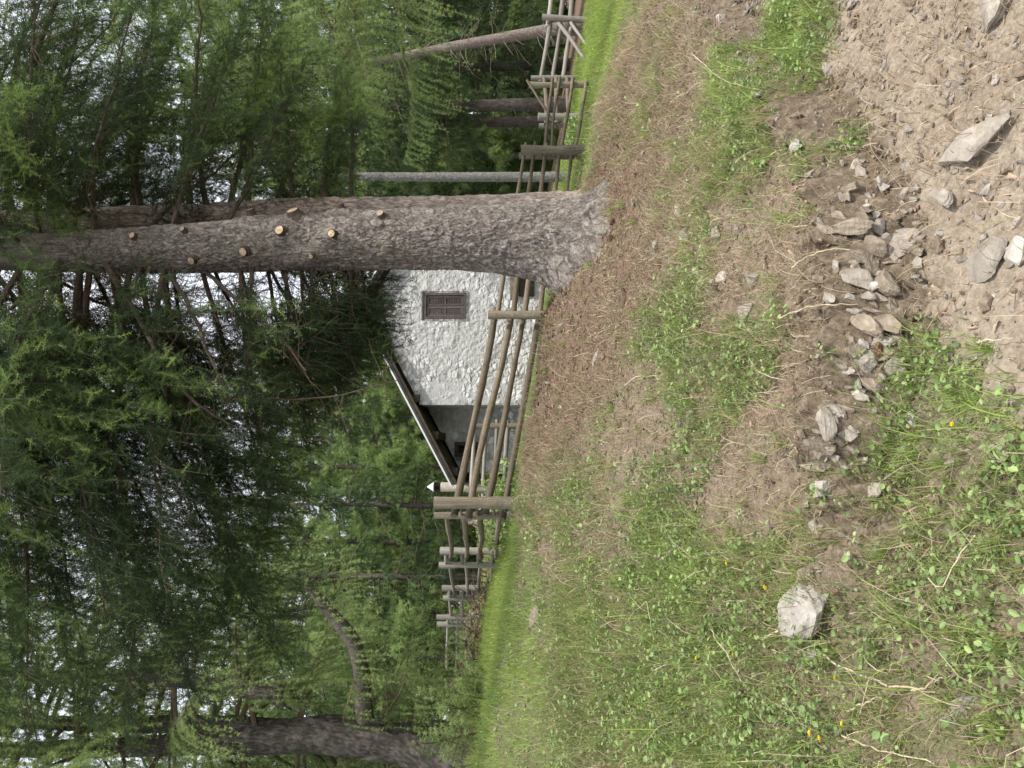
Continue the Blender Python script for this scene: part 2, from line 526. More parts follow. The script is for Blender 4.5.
def mat_bark_plates(name, stops, *a, **k):
    m, nt, out = newmat(name)
    at = nt.nodes.new('ShaderNodeAttribute'); at.attribute_name = 'tint'
    n1 = noise_tex(nt, coords(nt, (1, 1, .6)), 60, 6, 0.75); n2 = noise_tex(nt, coords(nt), 5, 4, 0.6); n3 = noise_tex(nt, coords(nt), 9, 5, 0.7)
    f = maths(nt, 'ADD', maths(nt, 'MULTIPLY', at.outputs['Fac'], 0.75), maths(nt, 'MULTIPLY', maths(nt, 'SUBTRACT', n1, 0.5), 0.9))
    col = ramp(nt, f, [(0.0, (0.06, 0.045, 0.037)), (0.25, stops[0][1]), (0.5, stops[1][1]), (0.85, stops[2][1])])
    mr = nt.nodes.new('ShaderNodeMapRange'); mr.inputs['From Min'].default_value = 0.5; mr.inputs['From Max'].default_value = 0.7; mr.inputs['To Max'].default_value = 0.7
    nt.links.new(n3, mr.inputs[0])
    col = mixc(nt, mr.outputs[0], col, mixc(nt, 0.6, col, k['moss']))
    mr2 = nt.nodes.new('ShaderNodeMapRange'); mr2.inputs['From Min'].default_value = 0.55; mr2.inputs['From Max'].default_value = 0.75; mr2.inputs['To Max'].default_value = 0.6
    nt.links.new(n2, mr2.inputs[0])
    col = mixc(nt, mr2.outputs[0], col, mixc(nt, 0.5, col, (0.42, 0.33, 0.28)))
    principled(nt, out, col, 0.95, n1, 1.0, 0.008, 0.1)
    return m


M = {}
M['ground'] = mat_ground()
M['bark'] = mat_bark_plates('spruce_bark', [(0.3, (0.105, 0.092, 0.081)), (0.5, (0.235, 0.208, 0.186)), (0.7, (0.40, 0.362, 0.328))], moss=(0.17, 0.17, 0.115))
M['bark_light'] = mat_bark_plates('brightened_spruce_bark', [(0.3, (0.19, 0.155, 0.13)), (0.5, (0.40, 0.335, 0.285)), (0.7, (0.60, 0.51, 0.44))], moss=(0.24, 0.23, 0.16))  # spruce bark lightened to offset the near tree's shadow on the second trunk
M['bark_dark'] = mat_bark('dark_bark', [(0.3, (0.04, 0.034, 0.029)), (0.5, (0.095, 0.082, 0.07)), (0.7, (0.16, 0.142, 0.124))], (1, 1, 0.4), 12, 0.02)
M['bark_pale'] = mat_bark('pale_bark', [(0.3, (0.13, 0.10, 0.085)), (0.5, (0.26, 0.21, 0.18)), (0.7, (0.38, 0.32, 0.28))], (1, 1, 1.4), 14, 0.01)
M['bark_grey'] = mat_bark('lichen_grey_bark', [(0.3, (0.10, 0.10, 0.09)), (0.5, (0.22, 0.215, 0.2)), (0.7, (0.34, 0.34, 0.31))], (1, 1, 1), 16, 0.01)
M['bark_larch'] = mat_bark_plates('larch_bark', [(0.3, (0.045, 0.039, 0.034)), (0.5, (0.105, 0.093, 0.083)), (0.72, (0.21, 0.19, 0.172))], moss=(0.16, 0.16, 0.12))
M['twig'] = plain('twig_bark', (0.10, 0.072, 0.05), 0.9)
M['twig_red'] = plain('limb_bark', (0.075, 0.056, 0.044), 0.9, 0.4, 30)
M['cut'] = plain('cut_wood', (0.42, 0.31, 0.20), 0.85, 0.45, 70, .6)
M['cut_old'] = plain('greyed_cut_wood', (0.33, 0.25, 0.17), 0.9, 0.45, 90, .6)
M['spruce'] = leaf_mat('spruce_needles', [(0.0, (0.026, 0.042, 0.025)), (0.4, (0.056, 0.09, 0.04)), (0.7, (0.115, 0.175, 0.06)), (1.0, (0.22, 0.315, 0.09))], 0.42)
M['larch'] = leaf_mat('larch_needles', [(0.0, (0.10, 0.14, 0.06)), (0.5, (0.215, 0.30, 0.11)), (1.0, (0.36, 0.46, 0.18))], 0.55)
M['spruce_far'] = leaf_mat('far_spruce_needles', [(0.0, (0.032, 0.052, 0.031)), (0.5, (0.072, 0.115, 0.052)), (1.0, (0.16, 0.23, 0.085))], 0.45, vscale=0.8)
M['larch_far'] = leaf_mat('far_larch_needles', [(0.0, (0.09, 0.135, 0.058)), (0.5, (0.21, 0.30, 0.11)), (1.0, (0.36, 0.46, 0.18))], 0.55, vscale=0.8)
M['meadow'] = leaf_mat('meadow_blades', [(0.0, (0.33, 0.32, 0.13)), (0.35, (0.22, 0.29, 0.075)), (0.7, (0.25, 0.365, 0.08)), (1.0, (0.37, 0.48, 0.14))], 0.4, vscale=1.5)
M['grass'] = leaf_mat('bank_blades', [(0.0, (0.50, 0.43, 0.28)), (0.35, (0.36, 0.34, 0.17)), (0.65, (0.195, 0.27, 0.072)), (1.0, (0.33, 0.42, 0.12))], 0.35, vscale=4)
M['straw'] = leaf_mat('dry_stems', [(0.0, (0.2, 0.135, 0.09)), (0.5, (0.42, 0.325, 0.225)), (1.0, (0.62, 0.53, 0.39))], 0.2, vscale=4)
M['herb'] = leaf_mat('herb_blades', [(0.0, (0.10, 0.155, 0.055)), (0.5, (0.21, 0.31, 0.10)), (1.0, (0.38, 0.49, 0.19))], 0.35, vscale=5, spec=0.03)
M['litter'] = leaf_mat('needle_litter', [(0.0, (0.045, 0.03, 0.02)), (0.5, (0.18, 0.12, 0.08)), (1.0, (0.36, 0.28, 0.20))], 0.05, vscale=8)
M['petal'] = leaf_mat('yellow_petals', [(0.0, (0.75, 0.55, 0.02)), (1.0, (0.9, 0.72, 0.04))], 0.3)
M['rail'] = mat_wood('weathered_rail', (0.05, 0.038, 0.026), (0.165, 0.132, 0.095), (0.36, 0.305, 0.235))
M['rail_grey'] = mat_wood('silver_grey_rail', (0.12, 0.108, 0.094), (0.27, 0.248, 0.22), (0.44, 0.41, 0.37))
M['post'] = mat_wood('weathered_post', (0.085, 0.068, 0.046), (0.23, 0.195, 0.145), (0.42, 0.375, 0.30))
M['rock'] = mat_rock('schist', (0.15, 0.128, 0.102), (0.28, 0.248, 0.207), (0.43, 0.392, 0.345))
M['rock_brown'] = mat_rock('earthy_schist', (0.09, 0.072, 0.052), (0.22, 0.182, 0.138), (0.38, 0.325, 0.26))
M['rock_pale'] = mat_rock('pale_quartz', (0.22, 0.195, 0.16), (0.37, 0.34, 0.30), (0.50, 0.475, 0.435))
M['clod'] = plain('earth_clod', (0.17, 0.13, 0.095), 0.95, 0.45, 40, 0.6)
M['wall'] = mat_stone_wall('limewashed_stone', (0.325, 0.32, 0.305), (0.435, 0.433, 0.42), (0.555, 0.553, 0.54), (0.245, 0.235, 0.215))
M['wall_bare'] = mat_stone_wall('bare_grey_stone', (0.27, 0.27, 0.265), (0.42, 0.42, 0.41), (0.64, 0.635, 0.62), (0.22, 0.215, 0.205))
M['shutter'] = mat_wood('brown_shutter', (0.055, 0.044, 0.041), (0.095, 0.077, 0.072), (0.145, 0.12, 0.114), (3, 3, 8))
M['beam'] = mat_wood('roof_beam', (0.02, 0.015, 0.011), (0.05, 0.038, 0.028), (0.10, 0.08, 0.06))
M['slate'] = plain('roof_slate', (0.12, 0.115, 0.11), 0.8, 0.4, 9)
M['metal'] = plain('pale_edge_metal', (0.55, 0.55, 0.54), 0.45, 0.08, 8, 0.05)
M['plaster'] = plain('beige_render', (0.45, 0.40, 0.33), 0.9, 0.2, 12)
M['white'] = plain('white_cap', (0.6, 0.6, 0.58), 0.6, 0.05, 10)
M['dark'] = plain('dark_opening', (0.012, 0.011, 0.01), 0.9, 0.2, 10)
M['cone'] = plain('cone_scales', (0.11, 0.06, 0.035), 0.85, 0.5, 60, 0.8)
M['stalk'] = plain('dry_stalk', (0.46, 0.38, 0.27), 0.85, 0.3, 30)


# ------------------------------------------------------------------ object bookkeeping
def tag(o, label=None, cat=None, group=None, kind=None):
    if label: o['label'] = label
    if cat: o['category'] = cat
    if group: o['group'] = group
    if kind: o['kind'] = kind
    return o


def empty(name, loc, label=None, cat=None, group=None):
    o = bpy.data.objects.new(name, None); COL.objects.link(o)
    o.location = Vector([float(c) for c in loc]); o.empty_display_size = 0.2
    return tag(o, label, cat, group)


def copy_tree(o, parent=None):
    c = o.copy(); COL.objects.link(c)
    if parent is not None:
        c.parent = parent
    for ch in list(o.children):
        copy_tree(ch, c)
    return c


# ------------------------------------------------------------------ ground
def blob(x, y, lst):
    s = np.zeros_like(x)
    for (bx, by, r, a) in lst:
        s = s + a * np.exp(-((x - bx) ** 2 + (y - by) ** 2) / (2 * r * r))
    return s


def at_img(lst):
    """(image x, image y, radius m, strength) -> world blobs on the ground"""
    out = []
    for ix, iy, r, a in lst:
        p, _ = hit(768 - iy, ix)
        out.append((p[0], p[1], r, a))
    return out


GREEN = at_img([(690, 330, .16, .8), (650, 330, .14, .6), (665, 200, .2, .7), (730, 180, .2, .7), (770, 60, .22, .6), (800, 30, .25, .8),
                (750, 110, .15, .5), (720, 380, .2, .55), (680, 520, .22, .55), (760, 350, .14, .8), (910, 340, .11, .9), (930, 400, .12, .8),
                (900, 470, .16, 1.0), (940, 520, .2, .9), (880, 560, .18, .9), (960, 600, .25, .8), (890, 660, .22, .8), (800, 690, .22, .7),
                (740, 660, .22, .6), (700, 620, .22, .5), (690, 720, .25, .6), (830, 740, .25, .6), (980, 700, .2, .5), (1000, 480, .15, .5),
                (620, 700, .35, .5), (560, 700, .4, .6), (560, 470, .25, .4), (840, 140, .1, .45), (640, 130, .18, .4), (940, 110, .05, .5),
                (850, 150, .05, .7), (790, 330, .08, .6), (600, 620, .3, .4), (870, 600, .15, .8), (930, 700, .25, .7), (760, 560, .15, .5)])
BARE = at_img([(600, 260, .4, .9), (580, 340, .35, .8), (560, 400, .3, .6), (590, 160, .3, .6), (640, 40, .3, .5), (700, 30, .25, .6), (640, 450, .2, .4),
               (620, 300, .3, .6), (720, 480, .12, .45), (770, 420, .15, .6), (790, 520, .15, .7), (740, 270, .15, .6), (720, 220, .12, .4), (700, 90, .14, .4),
               (830, 560, .12, .9), (780, 620, .12, .5), (760, 500, .12, .4), (900, 740, .12, .4), (860, 320, .16, 1.0), (850, 420, .12, 1.0),
               (820, 480, .12, .8), (760, 280, .15, .4)])


def zones(x, y):
    s = ledge_s(x, y)
    n = fbm(x * 2.3 + 3, y * 2.3, oct=3)
    n2 = fbm(x * 6.1 + 8, y * 6.1, oct=3) + 1.1 * fbm(x * 15 + 3, y * 15, oct=2)
    path = (1 - sstep(-0.05, 0.12, s)) * sstep(-0.35, 0.05, x + 0.25 * n) * (1 - sstep(0.9, 1.0, y * 0.0))
    treed = np.hypot(x - TREE[0] + 0.3, (y - TREE[1]) * 0.9)
    g = 0.02 + blob(x, y, GREEN) - 0.9 * np.clip(blob(x, y, BARE), 0, 1.2) - 0.75 * path * (1 - np.clip(blob(x, y, GREEN) * 1.2, 0, 1)) + 0.30 * n + 0.22 * n2
    # the mown meadow begins behind the crest; on the uphill side it comes further down
    edge = np.interp(x, [-4, -1.8, -1.1, -0.6, 0.1, 0.5, 1.0, 1.6, 2.6, 4.0], [3.3, 3.55, 4.45, 5.8, 6.9, 6.9, 6.6, 5.9, 5.35, 5.4])
    mead = sstep(-0.25, 0.25, y - edge + 0.35 * n)
    forest = np.clip(sstep(21, 25, y + 0.15 * x + n) , 0, 1)
    need = np.clip(1.15 - treed / 1.5, 0, 1) + 0.4 * np.clip(blob(x, y, BARE), 0, 1) * (1 - path)
    return path, np.clip(g, 0, 1), mead * (1 - forest), np.clip(need + forest, 0, 1)


def build_ground():
    th = np.concatenate([np.linspace(-180, -48, 40)[:-1], np.linspace(-48, 48, 640), np.linspace(48, 180, 40)[1:]])
    th = np.radians(th)
    r = np.concatenate([[0.05, 0.3, 0.6], np.geomspace(0.9, 1.3, 40)[:-1], np.geomspace(1.3, 7.0, 620)[:-1], np.geomspace(7, 400, 230)])
    R, T = np.meshgrid(r, th, indexing='ij')
    x = R * np.sin(T); y = R * np.cos(T)
    z = terrain(x, y)
    V = np.stack([x, y, z], -1).reshape(-1, 3)
    nr, nt = R.shape
    i = np.arange(nr - 1)[:, None] * nt; j = np.arange(nt - 1)[None]
    Q = np.stack([i + j, i + nt + j, i + nt + j + 1, i + j + 1], -1).reshape(-1, 4)
    g = Geo(); g.add(V, Q)
    o = g.build('ground', M['ground'], smooth=True)
    p, gr, me_, nd = zones(V[:, 0], V[:, 1])
    a = o.data.color_attributes.new('zone', 'FLOAT_COLOR', 'POINT')
    s_ = ledge_s(V[:, 0], V[:, 1])
    crumb = np.exp(-((s_ + .01) / .17) ** 2) * sstep(-.9, -.1, V[:, 0]) * (1 - sstep(2.2, 3.2, V[:, 0]))
    c = np.stack([p, np.clip(np.maximum(me_, gr * 0.45), 0, 1), nd, np.clip(crumb, 0, 1)], -1)
    a.data.foreach_set('color', c.astype(np.float32).ravel())
    o['kind'] = 'structure'


build_ground()

# ------------------------------------------------------------------ grass and herbs
_b = np.linspace(0, 1, 4)


def blades(g, P, L, wid, lean_dir, lean, tint, mat=0, tipt=0.15):
    """bent tapering blades; P roots, lean_dir unit xy, lean 0 upright .. 1.4 lying"""
    n = len(P)
    side = np.stack([-np.sin(lean_dir), np.cos(lean_dir), np.zeros(n)], -1)
    ang = rng.uniform(0, 6.28, n)
    side = side * np.cos(ang * 0.25)[:, None] + np.stack([np.cos(ang), np.sin(ang), 0 * ang], -1) * 0.5
    side = unit(side)
    out = np.stack([np.cos(lean_dir), np.sin(lean_dir), np.zeros(n)], -1)
    rows = []
    pos = P.copy(); a = lean * 0.35
    for k in range(4):
        w = wid * (1 - 0.85 * (k / 3.0) ** 1.5) * 0.5
        rows.append((pos - side * w[:, None], pos + side * w[:, None]))
        step = L / 3.0
        pos = pos + out * (np.sin(a) * step)[:, None] + np.array([0, 0, 1.0]) * (np.cos(a) * step)[:, None]
        a = a + lean * 0.45
    V = np.stack([q for r_ in rows for q in r_], 1)
    b = (np.arange(n) * 8)[:, None, None]
    q = np.array([[0, 1, 3, 2], [2, 3, 5, 4], [4, 5, 7, 6]])
    Fq = (q[None] + b).reshape(-1, 4)
    tt = np.clip(tint[:, None] + tipt * np.repeat(_b, 2)[None], 0, 1)
    g.add(V.reshape(-1, 3), Fq, mat, tt.ravel())


def scatter(n, x0, x1, y0, y1, fan=0.62, margin=1.5):
    x0, x1, n = x0 - 1.1, x1 + 1.1, int(n * (x1 - x0 + 2.2) / (x1 - x0))
    """even random points inside the fan the camera could look at"""
    x = rng.uniform(x0, x1, n); y = np.sqrt(rng.uniform(y0 ** 2, y1 ** 2, n))
    k = np.abs(x) < fan * y + margin
    return x[k], y[k]


def do_grass():
    # fine mixed turf on the bank
    x, y = scatter(420000, -4.2, 4.2, 0.9, 6.8)
    p, g_, me_, nd = zones(x, y)
    dens = np.clip(g_ * 1.15 + 0.09 * (1 - p), 0, 1) * (1 - me_) * (1 - 0.65 * np.clip(nd, 0, 1)) + 0.02
    k = rng.uniform(0, 1, len(x)) < dens * np.clip((2.6 / y) ** 0.4, 0.5, 1.0)
    x, y, dn = x[k], y[k], dens[k]
    tn = fbm(x * 3.1, y * 3.1 + 40, oct=3)
    n = len(x)
    P = np.stack([x, y, terrain(x, y) - 0.004], -1)
    L = rng.gamma(4, 0.013, n) * (0.7 + 0.6 * dn) + 0.02
    gg = Geo()
    tint = np.clip(0.52 + 0.5 * tn + 0.25 * (dn - 0.4) + rng.normal(0, 0.16, n), 0, 0.95)
    ld = rng.normal(-1.2, 1.5, n)
    blades(gg, P, L, rng.uniform(0.0018, 0.0042, n), ld, rng.uniform(0.2, 1.3, n), tint)
    x, y = scatter(16000, -3.6, 3.6, 1.0, 5.4)
    p, g_, me_, nd = zones(x, y)
    k = rng.uniform(0, 1, len(x)) < (0.1 + 0.8 * g_) * (1 - .7 * p) * (1 - me_) * (1 - .8 * np.clip(nd, 0, 1))
    x, y = x[k], y[k]; n = len(x)
    P = np.stack([x, y, terrain(x, y) - .004], -1)
    blades(gg, P, rng.uniform(0.07, 0.19, n), rng.uniform(0.0022, 0.0045, n), rng.normal(-1.1, 1.3, n), rng.uniform(0.4, 1.4, n), np.clip(rng.normal(0.62, 0.2, n), 0, .9))
    x, y = scatter(5200, -3.4, 3.4, 1.0, 5.4)
    p, g_, me_, nd = zones(x, y)
    k = rng.uniform(0, 1, len(x)) < (0.12 + 0.75 * g_) * (1 - .75 * p * (1 - g_)) * (1 - me_) * (1 - .85 * np.clip(nd, 0, 1))
    x, y = x[k], y[k]; m = 34; n = len(x) * m
    sz = np.repeat(rng.uniform(.6, 1.25, len(x)), m); tb = np.repeat(np.clip(rng.normal(.6, .2, len(x)), .1, .95), m)
    aa = rng.uniform(0, 6.28, n); rr_ = rng.uniform(0, .018, n) * sz
    xx = np.repeat(x, m) + np.cos(aa) * rr_; yy = np.repeat(y, m) + np.sin(aa) * rr_
    P = np.stack([xx, yy, terrain(xx, yy) - .004], -1)
    blades(gg, P, rng.uniform(.035, .11, n) * sz, rng.uniform(.0018, .0036, n), aa + rng.normal(0, .4, n), rng.uniform(.25, 1.25, n), np.clip(tb + rng.normal(0, .13, n), 0, .95))
    o = gg.build('bank_grass', M['grass'])
    tag(o, 'patchy green and straw grass on the stony bank', 'grass', kind='stuff')
    # dead thatch lying about
    x, y = scatter(420000, -4.2, 4.2, 0.9, 6.4)
    p, g_, me_, nd = zones(x, y)
    nn = fbm(x * 2.0 + 30, y * 2.0, oct=3)
    dens = np.clip(0.55 + 0.6 * nn - 0.35 * p - 0.4 * (nd > 0.7), 0.04, 1) * (1 - me_)
    k = rng.uniform(0, 1, len(x)) < dens * 0.75
    x, y = x[k], y[k]; n = len(x)
    P = np.stack([x, y, terrain(x, y) + rng.uniform(0.0, 0.02, n)], -1)
    gg = Geo()
    # dry stalks comb downhill
    ld = np.where(rng.uniform(0, 1, n) < 0.65, rng.normal(-1.05, 0.55, n), rng.uniform(0, 6.28, n))
    blades(gg, P, rng.gamma(2.6, 0.022, n) + 0.02, rng.uniform(0.0012, 0.0032, n), ld, rng.uniform(0.9, 1.6, n), np.clip(rng.normal(0.45, 0.25, n), 0, 1))
    # some long arching ones
    x, y = scatter(1500, -3.0, 3.0, 1.2, 4.4)
    p, g_, me_, nd = zones(x, y)
    k = rng.uniform(0, 1, len(x)) < 0.25 + 0.5 * g_
    x, y = x[k], y[k]; n = len(x)
    P = np.stack([x, y, terrain(x, y)], -1)
    blades(gg, P, rng.uniform(0.16, 0.42, n), rng.uniform(0.0012, 0.0028, n), rng.normal(-1.1, 0.9, n), rng.uniform(0.7, 1.5, n), np.clip(rng.normal(0.7, 0.2, n), 0, 1))
    x, y = scatter(5200, -3.0, 3.0, 1.2, 4.6)
    p, g_, me_, nd = zones(x, y)
    k = rng.uniform(0, 1, len(x)) < 0.12 + 0.5 * g_ - .2 * p
    x, y = x[k], y[k]; n = len(x)
    P = np.stack([x, y, terrain(x, y)], -1)
    blades(gg, P, rng.uniform(0.08, 0.24, n), rng.uniform(0.0012, 0.0026, n), rng.normal(-1.1, 1.1, n), rng.uniform(0.5, 1.5, n), np.clip(rng.normal(0.75, 0.2, n), 0, 1))
    o = gg.build('dry_grass', M['straw'])
    tag(o, 'dead straw coloured stems matted over the bank', 'dry grass', kind='stuff')
    # clover like herbs
    T = np.array([[0, 0, 0], [.28, .30, .05], [.28, -.30, .05], [.68, .34, .0], [.68, -.34, .0], [1.0, 0, -.12], [.45, 0, -.07]])
    TF = np.array([[0, 6, 1], [0, 2, 6], [1, 6, 3], [2, 4, 6], [3, 6, 5], [4, 5, 6]])
    x, y = scatter(150000, -3.8, 3.8, 0.95, 5.8)
    p, g_, me_, nd = zones(x, y)
    nn = fbm(x * 4.0 + 70, y * 4.0, oct=2)
    k = rng.uniform(0, 1, len(x)) < np.clip(g_ * 0.85 + 1.1 * nn * g_ + 0.02, 0, 1) * (1 - 0.8 * me_) * (1 - 0.75 * np.clip(nd, 0, 1)) * (1 - p * (1 - np.clip(g_ * 1.3, 0, 1))) * 0.62
    x, y = x[k], y[k]; n = len(x)
    zc = terrain(x, y)
    gg = Geo()
    m = 6
    big = np.clip(rng.lognormal(-.05, 0.3, n), 0.5, 1.55)
    az = rng.uniform(0, 6.28, (n, m)); el = rng.uniform(-0.1, 0.9, (n, m))
    hh = rng.uniform(0.008, 0.065, (n, m)) * big[:, None]
    dirs = np.stack([np.cos(az) * np.cos(el), np.sin(az) * np.cos(el), np.sin(el)], -1)
    org = np.stack([x, y, zc], -1)[:, None] + dirs * rng.uniform(0.004, 0.03, (n, m))[..., None] * np.array([1, 1, 0.2]) + np.stack([0 * hh, 0 * hh, hh], -1)
    keep = rng.uniform(0, 1, (n, m)) < 0.8
    sz = (rng.uniform(0.009, 0.0185, (n, m)) * big[:, None])
    tint = np.clip(rng.normal(0.45, 0.2, (n, 1)) + rng.normal(0, 0.12, (n, m)), 0, 1)
    stamp(gg, T, TF, org[keep], (dirs - np.array([0, 0, 0.45]))[keep], sz[keep], roll=rng.normal(0, 0.5, keep.sum()), tint=tint[keep])
    # stems
    ss = keep & (rng.uniform(0, 1, keep.shape) < 0.6)
    o0 = np.broadcast_to(np.stack([x, y, zc], -1)[:, None], org.shape)[ss]; o1 = org[ss]
    w = np.array([0.0012, 0, 0])
    V = np.stack([o0 - w, o0 + w, o1], 1).reshape(-1, 3)
    gg.add(V, np.arange(len(V)).reshape(-1, 3), 0, 0.3)
    o = gg.build('clover_leaves', M['herb'])
    tag(o, 'small bright green leafy weeds between the grass tufts', 'weeds', kind='stuff')
    # meadow
    gg = Geo()
    n = 680000
    y = np.exp(rng.uniform(math.log(3.0), math.log(25), n)); x = rng.uniform(-1, 1, n) * (0.64 * y + 1.4)
    p, g_, me_, nd = zones(x, y)
    k = rng.uniform(0, 1, len(x)) < me_ * (0.55 + 0.6 * fbm(x * 2.0 + 5, y * 2.0, oct=3))
    x, y = x[k], y[k]; n = len(x)
    nn = fbm(x * 1.3, y * 1.3 + 11, oct=4); n2 = fbm(x * 5, y * 5, oct=2)
    sc_ = np.clip(y / 7.0, 0.6, 2.4)
    tint = np.clip(0.48 + 0.5 * nn + 0.35 * n2 + rng.normal(0, 0.22, n), 0, 0.95)
    P = np.stack([x, y, terrain(x, y) - 0.005], -1)
    blades(gg, P, (rng.gamma(4, 0.012, n) + 0.02) * np.clip(sc_, 0.7, 1.5) * (1 + 0.6 * nn), rng.uniform(0.003, 0.006, n) * sc_, rng.uniform(0, 6.28, n), rng.uniform(0.2, 1.2, n), tint)
    n = 9000
    y = np.exp(rng.uniform(math.log(3.2), math.log(22), n)); x = rng.uniform(-1, 1, n) * (0.64 * y + 1.4)
    p, g_, me_, nd = zones(x, y)
    k = rng.uniform(0, 1, n) < me_ * .8 * np.clip(.5 + 1.5 * fbm(x * .9, y * .9 + 70, oct=2), 0.05, 1)
    x, y = x[k], y[k]; n = len(x); sc_ = np.clip(y / 7.0, .7, 2.0)
    P = np.stack([x, y, terrain(x, y) - .005], -1)
    blades(gg, P, rng.uniform(.12, .26, n), rng.uniform(.003, .005, n) * sc_, rng.uniform(0, 6.28, n), rng.uniform(.05, .5, n), rng.uniform(0, .25, n))
    j = rng.uniform(0, 1, n) < .16
    Tp = np.array([[0, 0, 0], [.5, .4, .1], [.5, -.4, .1], [1, 0, .1]]); TFp = np.array([[0, 2, 1], [1, 2, 3]])
    Pj = np.repeat(P[j], 4, 0) + np.array([0, 0, .14]); nj = len(Pj); aa = np.tile(np.arange(4) * 1.57, nj // 4)
    stamp(gg, Tp, TFp, Pj, np.stack([np.cos(aa), np.sin(aa), 0.4 + 0 * aa], -1), np.repeat(.011 * sc_[j], 4), roll=np.zeros(nj), tint=.6, mat=1)
    o = gg.build('meadow_grass', [M['meadow'], M['petal']])
    tag(o, 'bright green short meadow grass behind the bank', 'grass', kind='stuff')
    # brown needles, bark chips and bits of twig
    T = np.array([[0, -.06, 0], [0, .06, 0], [1, .04, 0], [1, -.04, 0], [.5, 0, .05]]); TF = np.array([[0, 4, 1], [1, 4, 2], [2, 4, 3], [3, 4, 0]])
    x, y = scatter(200000, -4, 4.2, 0.9, 7.2)
    p, g_, me_, nd = zones(x, y)
    k = rng.uniform(0, 1, len(x)) < np.clip(0.16 + 0.7 * np.clip(nd, 0, 1) - 0.05 * p, 0, 1) * (1 - 0.9 * me_)
    x, y = x[k], y[k]; n = len(x)
    P = np.stack([x, y, terrain(x, y) + rng.uniform(0.001, 0.012, n)], -1)
    az = rng.uniform(0, 6.28, n)
    gg = Geo()
    stamp(gg, T, TF, P, np.stack([np.cos(az), np.sin(az), rng.normal(-0.05, 0.25, n)], -1), rng.gamma(2.5, 0.009, n) + 0.006, width=rng.uniform(0.012, 0.04, n), roll=rng.normal(0, 0.5, n), tint=np.clip(rng.normal(0.5, 0.28, n), 0, 1))
    x, y = scatter(26000, -4, 4.2, 0.9, 5.6)
    p, g_, me_, nd = zones(x, y)
    k = rng.uniform(0, 1, len(x)) < (0.55 - 0.3 * g_) * (1 - me_)
    x, y = x[k], y[k]; n = len(x)
    P = np.stack([x, y, terrain(x, y) + rng.uniform(0.001, 0.014, n)], -1)
    az = rng.uniform(0, 6.28, n)
    sz = np.clip(rng.gamma(2.5, 0.007, n) + 0.006, 0, .034)
    stamp(gg, T, TF, P, np.stack([np.cos(az), np.sin(az), rng.normal(0, 0.4, n)], -1), sz, width=sz * rng.uniform(1.2, 4, n), roll=rng.normal(0, 0.9, n), tint=np.clip(rng.normal(0.6, 0.33, n) + .25 * p[k], 0, 1))
    o = gg.build('needle_litter', M['litter'])
    tag(o, 'brown fallen needles and bark chips strewn under the trees', 'litter', kind='stuff')


do_grass()


# ------------------------------------------------------------------ stones
def ico(sub):
    bm = bmesh.new(); bmesh.ops.create_icosphere(bm, subdivisions=sub, radius=1.0)
    V = np.array([v.co[:] for v in bm.verts]); Fc = np.array([[v.index for v in f.verts] for f in bm.faces]); bm.free()
    return V, Fc


ICO4 = ico(4); ICO1 = ico(1); ICO2 = ico(2)


def rock_shape(seed, dims, nplanes=11, rough=0.05, flat=0.45):
    r = np.random.default_rng(seed)
    V, Fc = ICO4
    V = V.copy()
    for k in range(nplanes):
        nrm = unit(r.normal(0, 1, 3) * np.array([1, 1, 0.45 if k % 2 else 1.6]))
        h = r.uniform(0.38, 0.75)
        d = V @ nrm - h
        V = V - np.where(d > 0, d * 0.97, 0)[:, None] * nrm
    V = V / np.abs(V).max(0)
    V = V + unit(V) * (rough * fbm(V[:, 0] * 3 + seed, V[:, 1] * 3, V[:, 2] * 7, oct=4, gain=0.6))[:, None]
    V = V + unit(V) * (.018 * np.sign(np.sin(V[:, 2] * 14 + seed + 2 * vnoise(V[:, 0] * 2, V[:, 1] * 2))))[:, None] * np.array([1, 1, .1])
    return V * np.asarray(dims) * 0.5, Fc


def rock(ix, iy, dims, mat, label, group=None, seed=0, rz=0.0, tilt=(0, 0), sink=0.3, cat='stone'):
    p, d = hit(768 - iy, ix)
    V, Fc = rock_shape(seed, dims)
    R = Matrix.Rotation(rz, 3, 'Z') @ Matrix.Rotation(tilt[0], 3, 'X') @ Matrix.Rotation(tilt[1], 3, 'Y')
    # lay the stone on the slope
    e = 0.06
    nrm = np.array([-(tz(p[0] + e, p[1]) - tz(p[0] - e, p[1])) / (2 * e), -(tz(p[0], p[1] + e) - tz(p[0], p[1] - e)) / (2 * e), 1.0])
    q = Vector((0, 0, 1)).rotation_difference(Vector(nrm * np.array([.7, .7, 1])))
    Rn = np.array(q.to_matrix() @ R)
    V = V @ Rn.T
    g = Geo(); g.add(V, Fc, 0, 0.5)
    o = g.build('stone', M[mat], origin=(0, 0, 0))
    o.location = (p[0], p[1], p[2] + dims[2] * (0.5 - sink))
    return tag(o, label, cat, group)


